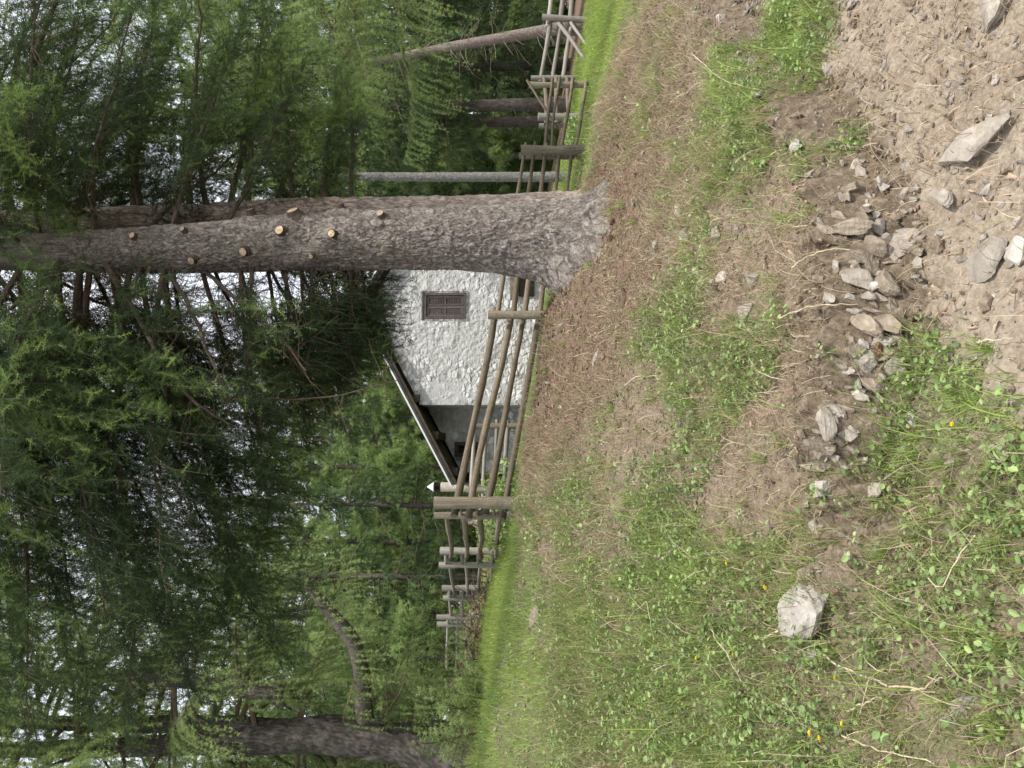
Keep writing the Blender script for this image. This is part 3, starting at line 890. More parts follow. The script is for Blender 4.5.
D = math.radians
STONES = [
    (806, 607, (.155, .235, .085), 'rock_pale', 'big pale rough boulder beside green weeds, with a dry stalk below it', 3, .35, (.1, .05), .25),
    (968, 150, (.095, .24, .05), 'rock', 'broad flat grey slab lying in the bare path soil', 5, .15, (.05, .1), .3),
    (996, 14, (.10, .14, .055), 'rock', 'rounded beige slab cut by the corner of the picture on the path', 8, 1.2, (0, .1), .3),
    (909, 241, (.08, .125, .035), 'rock', 'grey diamond shaped slab below the eroded earth step', 12, .6, (.35, .1), .2),
    (944, 196, (.115, .045, .03), 'rock', 'narrow pointed grey splinter slab between two flat slabs', 14, .9, (.2, .2), .2),
    (857, 228, (.13, .07, .06), 'rock_brown', 'thick brown slab standing on edge at the top of the earth step', 17, 1.3, (.9, .2), .35),
    (875, 245, (.09, .05, .05), 'rock_brown', 'brown stone leaning against the thick slab of the earth step', 18, 1.1, (.8, .1), .35),
    (862, 280, (.10, .07, .055), 'rock', 'pale buff block jutting out of the middle of the earth step', 21, 1.2, (.7, .2), .3),
    (892, 282, (.09, .065, .05), 'rock_brown', 'tilted buff block with a dark gap behind it, below the earth step', 22, 1.0, (.8, -.1), .3),
    (868, 325, (.12, .05, .05), 'rock_brown', 'long brown stone tilted in the rubble of the earth step', 25, 1.0, (.9, .1), .3),
    (890, 325, (.10, .06, .05), 'rock_brown', 'slanted tan slab in the rubble beside a grass tuft', 27, 1.2, (.8, .2), .3),
    (868, 362, (.06, .055, .04), 'rock', 'small buff block under the rubble, with a pine cone next to it', 31, .4, (.3, .1), .25),
    (898, 365, (.05, .05, .03), 'rock', 'squarish grey stone at the edge of the grass tuft', 32, .2, (.3, .1), .25),
    (830, 420, (.105, .05, .045), 'rock', 'grey oblong stone half buried in brown soil', 34, .2, (.4, .1), .3),
    (826, 490, (.05, .045, .035), 'rock_pale', 'small white stone in the crumbly brown soil', 36, .2, (.4, .1), .2),
    (914, 416, (.055, .04, .03), 'rock_pale', 'small smooth pale stone showing through the weeds', 38, .6, (.1, .1), .25),
    (884, 492, (.04, .055, .03), 'rock', 'buff stone at the edge of the weeds and crumbly soil', 39, .6, (.1, .1), .25),
    (815, 650, (.05, .04, .03), 'rock_pale', 'little pale stone just below the big pale boulder', 41, .6, (.1, .1), .25),
    (1005, 455, (.06, .05, .03), 'rock', 'grey stone among dry stems at the foot of the picture', 43, .3, (.1, .1), .25),
    (985, 265, (.14, .11, .04), 'rock', 'grey slab nearly buried in the path', 45, .3, (.1, .1), .45),
    (1018, 250, (.09, .07, .035), 'rock_pale', 'white stone at the very bottom edge of the path', 47, .3, (.1, .1), .3),
    (657, 246, (.075, .035, .03), 'rock_pale', 'pale upright flake under the big trunk, leftmost of three in a row', 51, .3, (.6, .1), .2),
    (671, 239, (.06, .045, .03), 'rock', 'grey rounded flake in the middle of the row of three', 52, .5, (.6, .1), .2),
    (686, 236, (.065, .05, .03), 'rock_pale', 'creamy yellow flake, the one nearest the path of the row of three', 53, .1, (.5, .1), .2),
    (681, 209, (.06, .04, .025), 'rock_pale', 'white triangular flake beside green weeds on the bank', 54, .1, (.5, .1), .2),
    (718, 230, (.075, .045, .03), 'rock', 'grey wedge stone lying alone at the edge of the weeds', 55, .4, (.4, .1), .2),
    (712, 285, (.075, .05, .03), 'rock_pale', 'pale tall flake in the needle covered middle of the bank', 56, .1, (.6, .1), .2),
    (724, 278, (.055, .05, .03), 'rock_pale', 'white lumpy stone touching the pale tall flake', 57, .1, (.5, .1), .2),
    (755, 279, (.06, .045, .025), 'rock', 'small grey flake on brown litter near the earth step', 58, .2, (.5, .1), .2),
    (747, 312, (.085, .06, .03), 'rock', 'flat buff stone sunk in litter in the middle of the bank', 59, .1, (.3, .1), .3),
    (655, 78, (.06, .05, .03), 'rock_pale', 'white chip lying high on the bank next to the meadow edge', 60, .1, (.5, .1), .2),
    (724, 18, (.06, .05, .035), 'rock_pale', 'white chip in the dug out hollow at the top corner', 61, .1, (.5, .1), .2),
    (756, 62, (.07, .05, .035), 'rock', 'buff stone just below the dug out hollow', 62, .4, (.5, .1), .2),
    (800, 145, (.05, .035, .025), 'rock_pale', 'white pebble in the grass right of the leafy patch', 63, .4, (.5, .1), .2),
    (596, 358, (.14, .028, .025), 'rock_pale', 'pale splinter lying on brown needles left of the big trunk', 64, .3, (.1, .1), .3),
    (690, 415, (.08, .03, .02), 'rock', 'dull pointed flake in the grass on the middle of the bank', 65, .1, (.3, .1), .3),
    (540, 615, (.14, .10, .08), 'rock_brown', 'dark mossy stone on the meadow edge below the far rails', 66, .1, (.1, .1), .35),
    (810, 575, (.06, .04, .05), 'rock_brown', 'dark brown wedge stone in the hollow above the big boulder', 67, .3, (.5, .1), .3),
    (960, 708, (.12, .05, .03), 'rock', 'buff bark coloured flake in dry grass at the bottom corner', 68, -.5, (.1, .1), .4),
    (920, 262, (.05, .03, .02), 'rock', 'thin shard leaning on the grey diamond shaped slab', 69, .9, (.8, .1), .2),
]
for s in STONES:
    rock(s[0], s[1], tuple(1.2 * q for q in s[2]), s[3], s[4], None, s[5], s[6], s[7], s[8] + .1)
# nameless shards that nothing tells apart, lying in the earth step and on the path
cnt = 0
r2 = np.random.default_rng(77)
while cnt < 70:
    iy = r2.uniform(0, 620); base = np.interp(iy, [0, 100, 200, 300, 400, 500, 620], [745, 770, 862, 872, 850, 835, 800])
    ix = base + r2.normal(8, 22) if r2.uniform() < 0.6 else r2.uniform(870, 1022)
    if ix > 880 and iy > 300: continue
    if ix > 1022: continue
    s = r2.uniform(.018, .055)
    rock(ix, iy, (s, s * r2.uniform(.5, .9), s * r2.uniform(.3, .6)), r2.choice(['rock', 'rock_brown', 'rock', 'rock_pale']),
         'small angular stone shard lying in the eroded earth step or on the path', 'small stone shards in the eroded earth', int(r2.integers(100, 999)), r2.uniform(0, 6.3), (r2.uniform(-.6, .9), r2.uniform(-.4, .4)), .25)
    cnt += 1
# tilted blocks of the crumbling step
cnt = 0
while cnt < 80:
    iy = r2.uniform(150, 470); base = np.interp(iy, [150, 200, 240, 300, 360, 420, 470], [838, 858, 868, 874, 868, 842, 826])
    ix = base + r2.normal(4, 16); s = r2.uniform(.03, .10)
    rock(ix, iy, (s, s * r2.uniform(.35, .7), s * r2.uniform(.22, .5)), r2.choice(['rock_brown', 'rock', 'rock_brown']),
         'tilted buff block among the rubble of the eroded earth step', 'tilted blocks of the earth step', int(r2.integers(100, 999)), r2.uniform(.5, 1.6), (r2.uniform(.5, 1.35), r2.uniform(-.4, .4)), .46)
    cnt += 1
# gravel
def do_gravel():
    V0, F0 = ICO1
    x, y = scatter(90000, -2.6, 3.6, 0.9, 5.2)
    p, g_, me_, nd = zones(x, y)
    s = ledge_s(x, y)
    d = np.clip(0.12 + 0.55 * p + 0.7 * np.exp(-(s / 0.13) ** 2) * sstep(-0.3, 0.2, x) + 0.03, 0, 1) * (1 - 0.6 * g_)
    k = rng.uniform(0, 1, len(x)) < d * 0.55
    x, y = x[k], y[k]; n = len(x)
    sz = np.clip(rng.lognormal(-5.25, 0.6, n), 0.0015, 0.022)
    P = np.stack([x, y, terrain(x, y) + sz * 0.2], -1)
    az = rng.uniform(0, 6.28, (n, 3))
    g = Geo()
    jit = V0[None] * (1 + rng.normal(0, 0.22, (n, len(V0), 1)))
    dx, ux, wx = frame_of(rng.normal(0, 1, (n, 3)))
    J = jit * np.stack([sz * 1.3, sz, sz * 0.6], -1)[:, None]
    VV = P[:, None] + J[..., 0:1] * dx[:, None] + J[..., 1:2] * ux[:, None] + J[..., 2:3] * wx[:, None]
    FF = (F0[None] + (np.arange(n) * len(V0))[:, None, None]).reshape(-1, 3)
    kind = (rng.uniform(0, 1, n) < 0.65 - 0.3 * p[k]).astype(int)
    g.add(VV.reshape(-1, 3), FF, np.repeat(kind, len(F0)), 0.5)
    o = g.build('gravel', [M['rock'], M['clod']])
    tag(o, 'fine angular gravel and crumbs of earth on the path', 'gravel', kind='stuff')
do_gravel()

# ------------------------------------------------------------------ cones, flowers, stalks on the bank
def cone_mesh():
    V, Fc = ICO4
    V = V * np.array([0.030, 0.0125, 0.0125])
    ph = np.arctan2(V[:, 2], V[:, 1])
    k = 1 + 0.16 * np.sin(ph * 8 + V[:, 0] * 500) * np.sin(V[:, 0] * 700)
    V = V * np.stack([np.ones_like(k), k, k], -1) * np.array([1, 1 - 0.2 * 1, 1])[None]
    g = Geo(); g.add(V, Fc, 0, 0.5)
    return g
cone0 = None
CONES = [(614, 222, 'dark pine cone on the bare needles right below the trunk base'),
         (613, 238, 'dark pine cone beside a twin on the needles below the trunk'),
         (662, 264, 'brown pine cone under the row of pale flakes'),
         (655, 280, 'dull brown pine cone lower than the row of pale flakes'),
         (702, 322, 'fat pine cone beside a thin dark twig in the middle of the bank'),
         (612, 402, 'open pine cone on brown litter left of the bare needle patch'),
         (592, 565, 'dark brown pine cone in the short grass below the corner post'),
         (886, 352, 'reddish pine cone stuck in the stony earth step'),
         (708, 128, 'pine cone in a dark hollow of the upper bank beside a wood chip'),
         (648, 17, 'dark pine cone at the meadow edge near the broken rails')]
for ix, iy, lb in CONES:
    if cone0 is None:
        cone0 = cone_mesh().build('pine_cone', M['cone']); c = cone0
    else:
        c = copy_tree(cone0)
    p, d = hit(768 - iy, ix)
    c.location = (p[0], p[1], p[2] + 0.012); c.rotation_euler = (0, rng.uniform(-.3, .3), rng.uniform(0, 6.28))
    tag(c, lb, 'pine cone', 'pine cones on the bank')


def flower_proto():
    root = empty('wildflower', (0, 0, 0))
    g = Geo(); tube(g, [(0, 0, -.01), (.004, 0, .03), (0, 0, .06)], .0012, 4, 0, tint=.3); g.build('stem', M['herb'], root)
    g = Geo()
    T = np.array([[0, 0, 0], [.5, .3, .1], [1, .12, .15], [1, -.12, .15], [.5, -.3, .1]]); TF = np.array([[0, 1, 4], [1, 2, 4], [2, 3, 4]])
    for ring, (n, s) in enumerate(((7, .013), (6, .009))):
        a = np.arange(n) * 6.283 / n + ring
        stamp(g, T, TF, np.tile([0, 0, .06 + .002 * ring], (n, 1)), np.stack([np.cos(a), np.sin(a), .25 + .4 * ring + 0 * a], -1), s, roll=np.zeros(n), tint=rng.uniform(0, 1, n))
    g.build('petals', M['petal'], root)
    g = Geo(); V, Fc = ICO1; g.add(V * .0035 + np.array([0, 0, .063]), Fc, 0, 0); g.build('flower_centre', M['petal'], root)
    return root
FLOW = [(963, 428, 'large yellow flower alone among weeds near the bottom edge'),
        (854, 679, 'yellow flower below the long dry stalk, in thin grass'),
        (861, 727, 'bright yellow flower, highest of the pair in the corner grass'),
        (842, 736, 'yellow flower beside another one in the corner grass'),
        (832, 737, 'small yellow bud flower next to the corner grass pair'),
        (534, 683, 'yellow flower cluster at the meadow edge'),
        (692, 142, 'yellow flower near a pine cone hollow on the upper bank'),
        (698, 137, 'second yellow flower touching the one near the pine cone hollow'),
        (550, 436, 'tiny yellow flower on brown needles below the rail foot'),
        (749, 655, 'yellow flower above the big pale boulder, in clover'),
        (725, 650, 'yellow flower at the upper end of the clover above the boulder'),
        (710, 660, 'pale yellow flower in a group over the clover'),
        (724, 736, 'yellow flower low in the lower grass, near the frame'),
        (777, 583, 'yellow flower at the rim of the hollow above the boulder'),
        (755, 561, 'yellow flower beside a leafy weed on the middle of the bank'),
        (743, 561, 'paler yellow flower beside a leafy weed on the middle of the bank')]
fl0 = None
for ix, iy, lb in FLOW:
    if fl0 is None:
        fl0 = flower_proto(); f = fl0
    else:
        f = copy_tree(fl0)
    p, d = hit(768 - iy, ix)
    f.location = (p[0], p[1], p[2]); s = rng.uniform(.55, .85); f.scale = (s, s, s); f.rotation_euler = (rng.uniform(-.2, .5), rng.uniform(-.2, .2), rng.uniform(0, 6))
    tag(f, lb, 'flower', 'yellow wildflowers on the bank')


def stalk(pts, r, label, mat='stalk', cat='stalk', lift=.02, forks=0):
    P = []
    for ix, iy in pts:
        p, d = hit(768 - iy, ix); P.append(p + np.array([0, 0, lift]))
    P = np.array(P)
    t = np.linspace(0, len(P) - 1, 14)
    Q = np.stack([np.interp(t, np.arange(len(P)), P[:, k]) for k in range(3)], -1)
    Q += rng.normal(0, .002, Q.shape)
    Q[:, 2] += .015 * np.sin(np.linspace(0, 3.14, 14))
    g = Geo(); tube(g, Q, np.linspace(r, r * .5, 14), 5, wob=.1)
    for k in range(forks):
        i = int(rng.integers(4, 11)); dv = unit(Q[i + 1] - Q[i]) + rng.normal(0, .6, 3); dv[2] = abs(dv[2]) * .4
        L = rng.uniform(.05, .12)
        tube(g, [Q[i], Q[i] + unit(dv) * L * .5, Q[i] + unit(dv) * L], [r * .5, r * .4, r * .25], 4)
    o = g.build('dry_stalk', M[mat], origin=Q[0])
    tag(o, label, cat, 'dry stalks and twigs lying on the bank')
stalk([(820, 645), (850, 665), (880, 677), (912, 688), (945, 692)], .0035, 'long pale dry stalk lying below the big pale boulder', forks=2)
stalk([(920, 690), (945, 688), (968, 672)], .003, 'curved dry stalk crossing the end of the longest one', forks=1)
stalk([(855, 712), (880, 705), (890, 697)], .003, 'short grey bent twig in the corner grass', forks=1)
stalk([(850, 736), (900, 752), (945, 762)], .0025, 'straight dry stalk lying along the bottom corner grass')
stalk([(1000, 535), (970, 590), (940, 560)], .002, 'thin dry stem crossing the leafy weeds', lift=.05)
stalk([(795, 318), (830, 306), (875, 304)], .0022, 'thin bleached stem lying across the earth step', lift=.04)
stalk([(805, 268), (840, 250), (863, 249)], .0022, 'bleached stem slanting over the top of the earth step', lift=.04)
stalk([(985, 342), (1005, 340), (1023, 339)], .002, 'pale straw lying on the path edge', lift=.02)
stalk([(675, 312), (695, 313), (712, 312)], .004, 'thin dark twig beside the fat pine cone', mat='twig')
stalk([(630, 385), (645, 376), (662, 377)], .003, 'short arched twig in the grass below the bare needles')
stalk([(727, 630), (750, 655), (765, 690)], .002, 'dry stem standing over the clover above the boulder', lift=.05)
stalk([(640, 620), (665, 600), (668, 640)], .002, 'thin stem bent over the short grass of the middle bank', lift=.05)
stalk([(770, 640), (790, 632), (800, 612)], .004, 'pale root sticking out beside the big pale boulder', forks=3)
stalk([(700, 55), (735, 80), (775, 92)], .0025, 'dry stem combed downhill in the upper bank', lift=.03)
stalk([(620, 255), (628, 300), (615, 350)], .012, 'pale bare root lying on the needles under the trunk', mat='twig_red', cat='root', lift=.0)


# ------------------------------------------------------------------ foliage makers
def needle_template(n=14, seed=1, spread=0.32, tl=0.55, bw=0.035):
    r = np.random.default_rng(seed)
    V = []; Fc = []
    for i in range(n):
        t = (i + 0.3) / n
        a = i * 2.4 + r.uniform(-.4, .4)
        fw = r.uniform(0.25, 0.45) * tl
        rad = spread * r.uniform(0.7, 1.0) * (1 - 0.35 * t)
        c, s = math.cos(a), math.sin(a)
        k = len(V)
        V += [(t - bw, 0, 0), (t + bw, 0, 0), (t + fw, rad * c, rad * s)]
        Fc.append((k, k + 1, k + 2))
    k = len(V)
    V += [(0, .02, 0), (0, -.02, 0), (1.0, 0, 0)]; Fc.append((k, k + 1, k + 2))
    return np.array(V), np.array(Fc)


def spray_template(seed=1, n=7):
    """a flat feathered spray for trees far away"""
    r = np.random.default_rng(seed)
    V = []; Fc = []
    for i in range(n):
        t = i / n * 0.85; a = (1 if i % 2 else -1) * r.uniform(0.5, 0.9)
        L = 0.5 * (1 - 0.5 * t); z = r.uniform(-.12, .1)
        k = len(V); V += [(t - .06, 0, 0), (t + .07, 0, 0), (t + L * math.cos(a), L * math.sin(a), z)]; Fc.append((k, k + 1, k + 2))
    k = len(V); V += [(0, .05, 0), (0, -.05, .02), (1.0, 0, -.05)]; Fc.append((k, k + 1, k + 2))
    return np.array(V), np.array(Fc)


def tuft_template(seed=1, n=9):
    r = np.random.default_rng(seed)
    V = []; Fc = []
    for i in range(n):
        d = unit(r.normal(0, 1, 3) + np.array([.5, 0, 0])); s = unit(np.cross(d, r.normal(0, 1, 3))) * .06
        k = len(V); V += [-s, s, d * r.uniform(.7, 1.1)]; Fc.append((k, k + 1, k + 2))
    return np.array(V), np.array(Fc)


T_NEEDLE = needle_template(18, 1, 0.21, 0.42, 0.024)
T_NEEDLE_LO = needle_template(8, 3, 0.36, 0.6, 0.06)
T_SPRAY = spray_template()
T_TUFT = tuft_template(1, 12)


def limb_curve(p0, az, L, el, droop, n=14, upturn=0.0, crook=0.03):
    t = np.linspace(0, 1, n)
    d = np.array([math.cos(az), math.sin(az), 0]); s = np.array([-math.sin(az), math.cos(az), 0])
    z = L * (t * math.tan(el) - droop * t ** 2 + upturn * t ** 4)
    w = np.cumsum(rng.normal(0, crook * L / n ** .5, n)) * t
    w2 = np.cumsum(rng.normal(0, crook * L / n ** .5, n)) * t
    return p0 + d * (L * t)[:, None] + s * w[:, None] + np.array([0, 0, 1.0]) * (z + w2)[:, None]


def limb_foliage(gw, gf, P, L, rbase, sec=26, seclen=0.5, hang=0.6, sp=0.05, slen=0.085, tmpl=None, start=0.2, tip=0.25, base_tint=0.2,
                 wmat=0, fmat=0, sway=0.5, secang=0.95, twigs=True, width=None, drop=0.0, wood_r=None, floor=None, cl_s=1.7, gap=1.15):
    """secondary twigs along a limb, clothed with shoots"""
    n = len(P); tt = np.linspace(0, 1, n)
    ns = max(2, int(sec))
    t0 = start + (1 - start) * (np.arange(ns) + rng.uniform(0, 1, ns)) / ns
    side = np.where(np.arange(ns) % 2 == 0, 1.0, -1.0)
    B = np.stack([np.interp(t0, tt, P[:, k]) for k in range(3)], -1)
    tan = unit(np.stack([np.interp(t0, tt, np.gradient(P[:, k])) for k in range(3)], -1))
    lat = unit(np.cross(tan, [0, 0, 1.0])) * side[:, None]
    l2 = L * seclen * (1 - t0) ** 0.75 * rng.uniform(0.55, 1.15, ns) + L * 0.06 + 0.05
    dr = unit(tan * math.cos(secang) + lat * math.sin(secang) + rng.normal(0, .12, (ns, 3)))
    hg = hang * rng.uniform(0.6, 1.3, ns)
    if floor is not None:
        fall = l2 * hg - dr[:, 2] * l2 * .65
        room = B[:, 2] - floor(B[:, 0], B[:, 1])
        l2 = l2 * np.where(fall > 1e-3, np.clip(room / np.maximum(fall, 1e-3), .12, 1), 1)
    m = np.maximum(3, (l2 / sp).astype(int)); mx = int(m.max())
    k = (np.arange(mx)[None] + rng.uniform(0, 1, (ns, mx))) / m[:, None]
    ok = (k <= 1.02) & (rng.uniform(0, 1, k.shape) > drop)
    # twig: out along dr, turning down
    def q(s):
        return (B[:, None] + dr[:, None] * (l2[:, None] * (s - 0.35 * hg[:, None] * s ** 2))[..., None]
                - np.array([0, 0, 1.0]) * (l2[:, None] * hg[:, None] * s ** 2)[..., None])
    pos = q(k)
    tg = unit(dr[:, None] * (1 - 0.7 * hg[:, None] * k)[..., None] - np.array([0, 0, 1.0]) * (2 * hg[:, None] * k)[..., None])
    d = tg + rng.normal(0, sway, tg.shape) + np.array([0, 0, -0.25 * hang])
    nzc = vnoise(pos[..., 0] * cl_s, pos[..., 1] * cl_s, pos[..., 2] * cl_s) + .6 * vnoise(pos[..., 0] * cl_s * 2.7, pos[..., 1] * cl_s * 2.7, pos[..., 2] * cl_s * 2.7)
    ok &= rng.uniform(0, 1, k.shape) < np.clip(1.0 + gap * (nzc + .25), .06, 1)
    tip = tip * np.clip(.75 + 1.5 * nzc, 0.05, 2.2)
    tint = np.clip(base_tint + rng.normal(0, .08, k.shape) + .16 * nzc + rng.normal(0, .08, (ns, 1)) + rng.normal(0, .05) + (rng.uniform(0, 1, k.shape) < tip) * (0.2 + 0.6 * k ** 2) * rng.uniform(0.5, 1.0, k.shape), 0, 1)
    sl = slen * rng.uniform(0.65, 1.3, k.shape)
    w_ = None if width is None else (sl * width)[ok]
    stamp(gf, tmpl[0], tmpl[1], pos[ok], d[ok], sl[ok], width=w_, tint=tint[ok], tint_tip=0.12, mat=fmat)
    if twigs:
        ks = np.linspace(0, 1, 4)[None].repeat(ns, 0)
        Q = q(ks)
        r0 = (wood_r if wood_r else rbase * 0.28)
        rr = r0 * np.array([1, .75, .5, .25])
        dd, u, w = frame_of(tg[:, 0])
        a = np.arange(3) * 2.094
        V = Q[:, :, None] + rr[None, :, None, None] * (np.cos(a)[None, None, :, None] * u[:, None, None] + np.sin(a)[None, None, :, None] * w[:, None, None])
        i = np.arange(3)[:, None] * 3; j = np.arange(3)[None]
        Qd = np.stack([i + j, i + (j + 1) % 3, i + 3 + (j + 1) % 3, i + 3 + j], -1).reshape(-1, 4)
        Fq = (Qd[None] + (np.arange(ns) * 12)[:, None, None]).reshape(-1, 4)
        gw.add(V.reshape(-1, 3), Fq, wmat, 0.0)


def dead_twigs(gw, P, n, L, mat=0, r=.004, up=0.0):
    for k in range(n):
        i = int(rng.integers(0, len(P) - 1)); a = rng.uniform(0, 6.28)
        d = np.array([math.cos(a), math.sin(a), rng.normal(up, .35)])
        l = L * rng.uniform(.4, 1.0)
        pts = [P[i]]
        for s in range(4):
            d = unit(d + rng.normal(0, .16, 3) - np.array([0, 0, .10])); pts.append(pts[-1] + d * l / 4)
        tube(gw, pts, np.linspace(r, r * .35, 5), 4, mat, False)


def join(g, w, shift):
    for k in (3, 4):
        g.f[k] += [f + g.n for f in w.f[k]]; g.m[k] += [m + shift for m in w.m[k]]
    g.v += w.v; g.t += w.t; g.n += w.n


# ------------------------------------------------------------------ the big cut-up spruce
def trunk_path(ctrl):
    """ctrl: (U, V, d, diameter in px)"""
    P = np.array([W(c[0], c[1], c[2]) for c in ctrl]); R = np.array([c[3] * .5 * px(c[2]) for c in ctrl])
    return P, R


def smooth_path(P, R, n):
    s = np.concatenate([[0], np.cumsum(np.linalg.norm(np.diff(P, axis=0), axis=1))])
    t = np.linspace(0, s[-1], n)
    Q = np.stack([np.interp(t, s, P[:, k]) for k in range(3)], -1); r = np.interp(t, s, R)
    ker = np.ones(7) / 7
    def sm(a):
        b = np.concatenate([np.full(3, a[0]) - (a[1:4] - a[0])[::-1], a, np.full(3, a[-1]) - (a[-4:-1] - a[-1])[::-1]])
        return np.convolve(b, ker, 'valid')
    return np.stack([sm(Q[:, k]) for k in range(3)], -1), np.convolve(np.concatenate([np.full(3, r[0]), r, np.full(3, r[-1])]), ker, 'valid'), t


def trunk_mesh(Q, R, t, nseg, flare=None, lump=0.03, mat=0, lscale=6.0, knots=(), plates=0, pamp=1.0):
    n = len(Q)
    a = np.arange(nseg) * 2 * math.pi / nseg
    A, T = np.meshgrid(a, t, indexing='xy')
    rr = R[:, None] * (1 + lump * fbm(np.cos(A) * 1.5 + 5, np.sin(A) * 1.5, T * lscale * .35, oct=3))
    rr = rr + R[:, None] * 0.035 * fbm(np.cos(A) * 5, np.sin(A) * 5, T * 9, oct=3, gain=.7)
    if flare is not None:
        rr = rr + flare(A, T)
    for (ka, kt, kr, kh) in knots:
        da = (A - ka + math.pi) % (2 * math.pi) - math.pi
        rr = rr + kh * np.exp(-((da * R[:, None]) ** 2 + (T - kt) ** 2 * .5) / (2 * kr * kr))
    tint = 0.5
    if plates:
        u_ = A * R[:, None].mean(); uu = u_ + .035 * pamp * fbm(np.cos(A) * 7, np.sin(A) * 7, T * 9, oct=4, gain=.65); tt2 = T + .06 * pamp * fbm(np.cos(A) * 6 + 3, np.sin(A) * 6, T * 8, oct=4, gain=.65)
        d1, d2, val = worley(uu * plates, tt2 * plates * .42, 2)
        e = np.clip((d2 - d1) * 2.2, 0, 1)
        d1b, d2b, valb = worley(uu * plates * 2.3 + 5, tt2 * plates * 1.6, 8)
        eb = np.clip((d2b - d1b) * 2.0, 0, 1)
        rr = rr + pamp * .006 * (e ** .5 * (.4 + val) - .6) + pamp * .0045 * (eb ** .6 * (.4 + valb) - .5) + .006 * fbm(np.cos(A) * 4, np.sin(A) * 4, T * 6, oct=3) + .004 * fbm(np.cos(A) * 30, np.sin(A) * 30, T * 50, oct=2)
        tint = (np.clip(.12 + .42 * e ** .7 * (.35 + .65 * val) + .5 * eb * (.2 + .8 * valb), 0, 1)).ravel()
    V = Q[:, None] + np.stack([rr * np.cos(A), rr * np.sin(A), 0 * rr], -1)
    i = np.arange(n - 1)[:, None] * nseg; j = np.arange(nseg)[None]
    Fq = np.stack([i + j, i + (j + 1) % nseg, i + nseg + (j + 1) % nseg, i + nseg + j], -1).reshape(-1, 4)
    g = Geo(); g.add(V.reshape(-1, 3), Fq, mat, tint)
    return g, V


def browse_line(x, y):
    """the boughs of the two near spruces have been cleared below this height"""
    return np.interp(x, [-1.2, -.6, -.3, .1, .72], [3.02, 2.97, 2.9, 2.68, 2.40]) + .2 * vnoise(x * 3.1, y * 3.1)


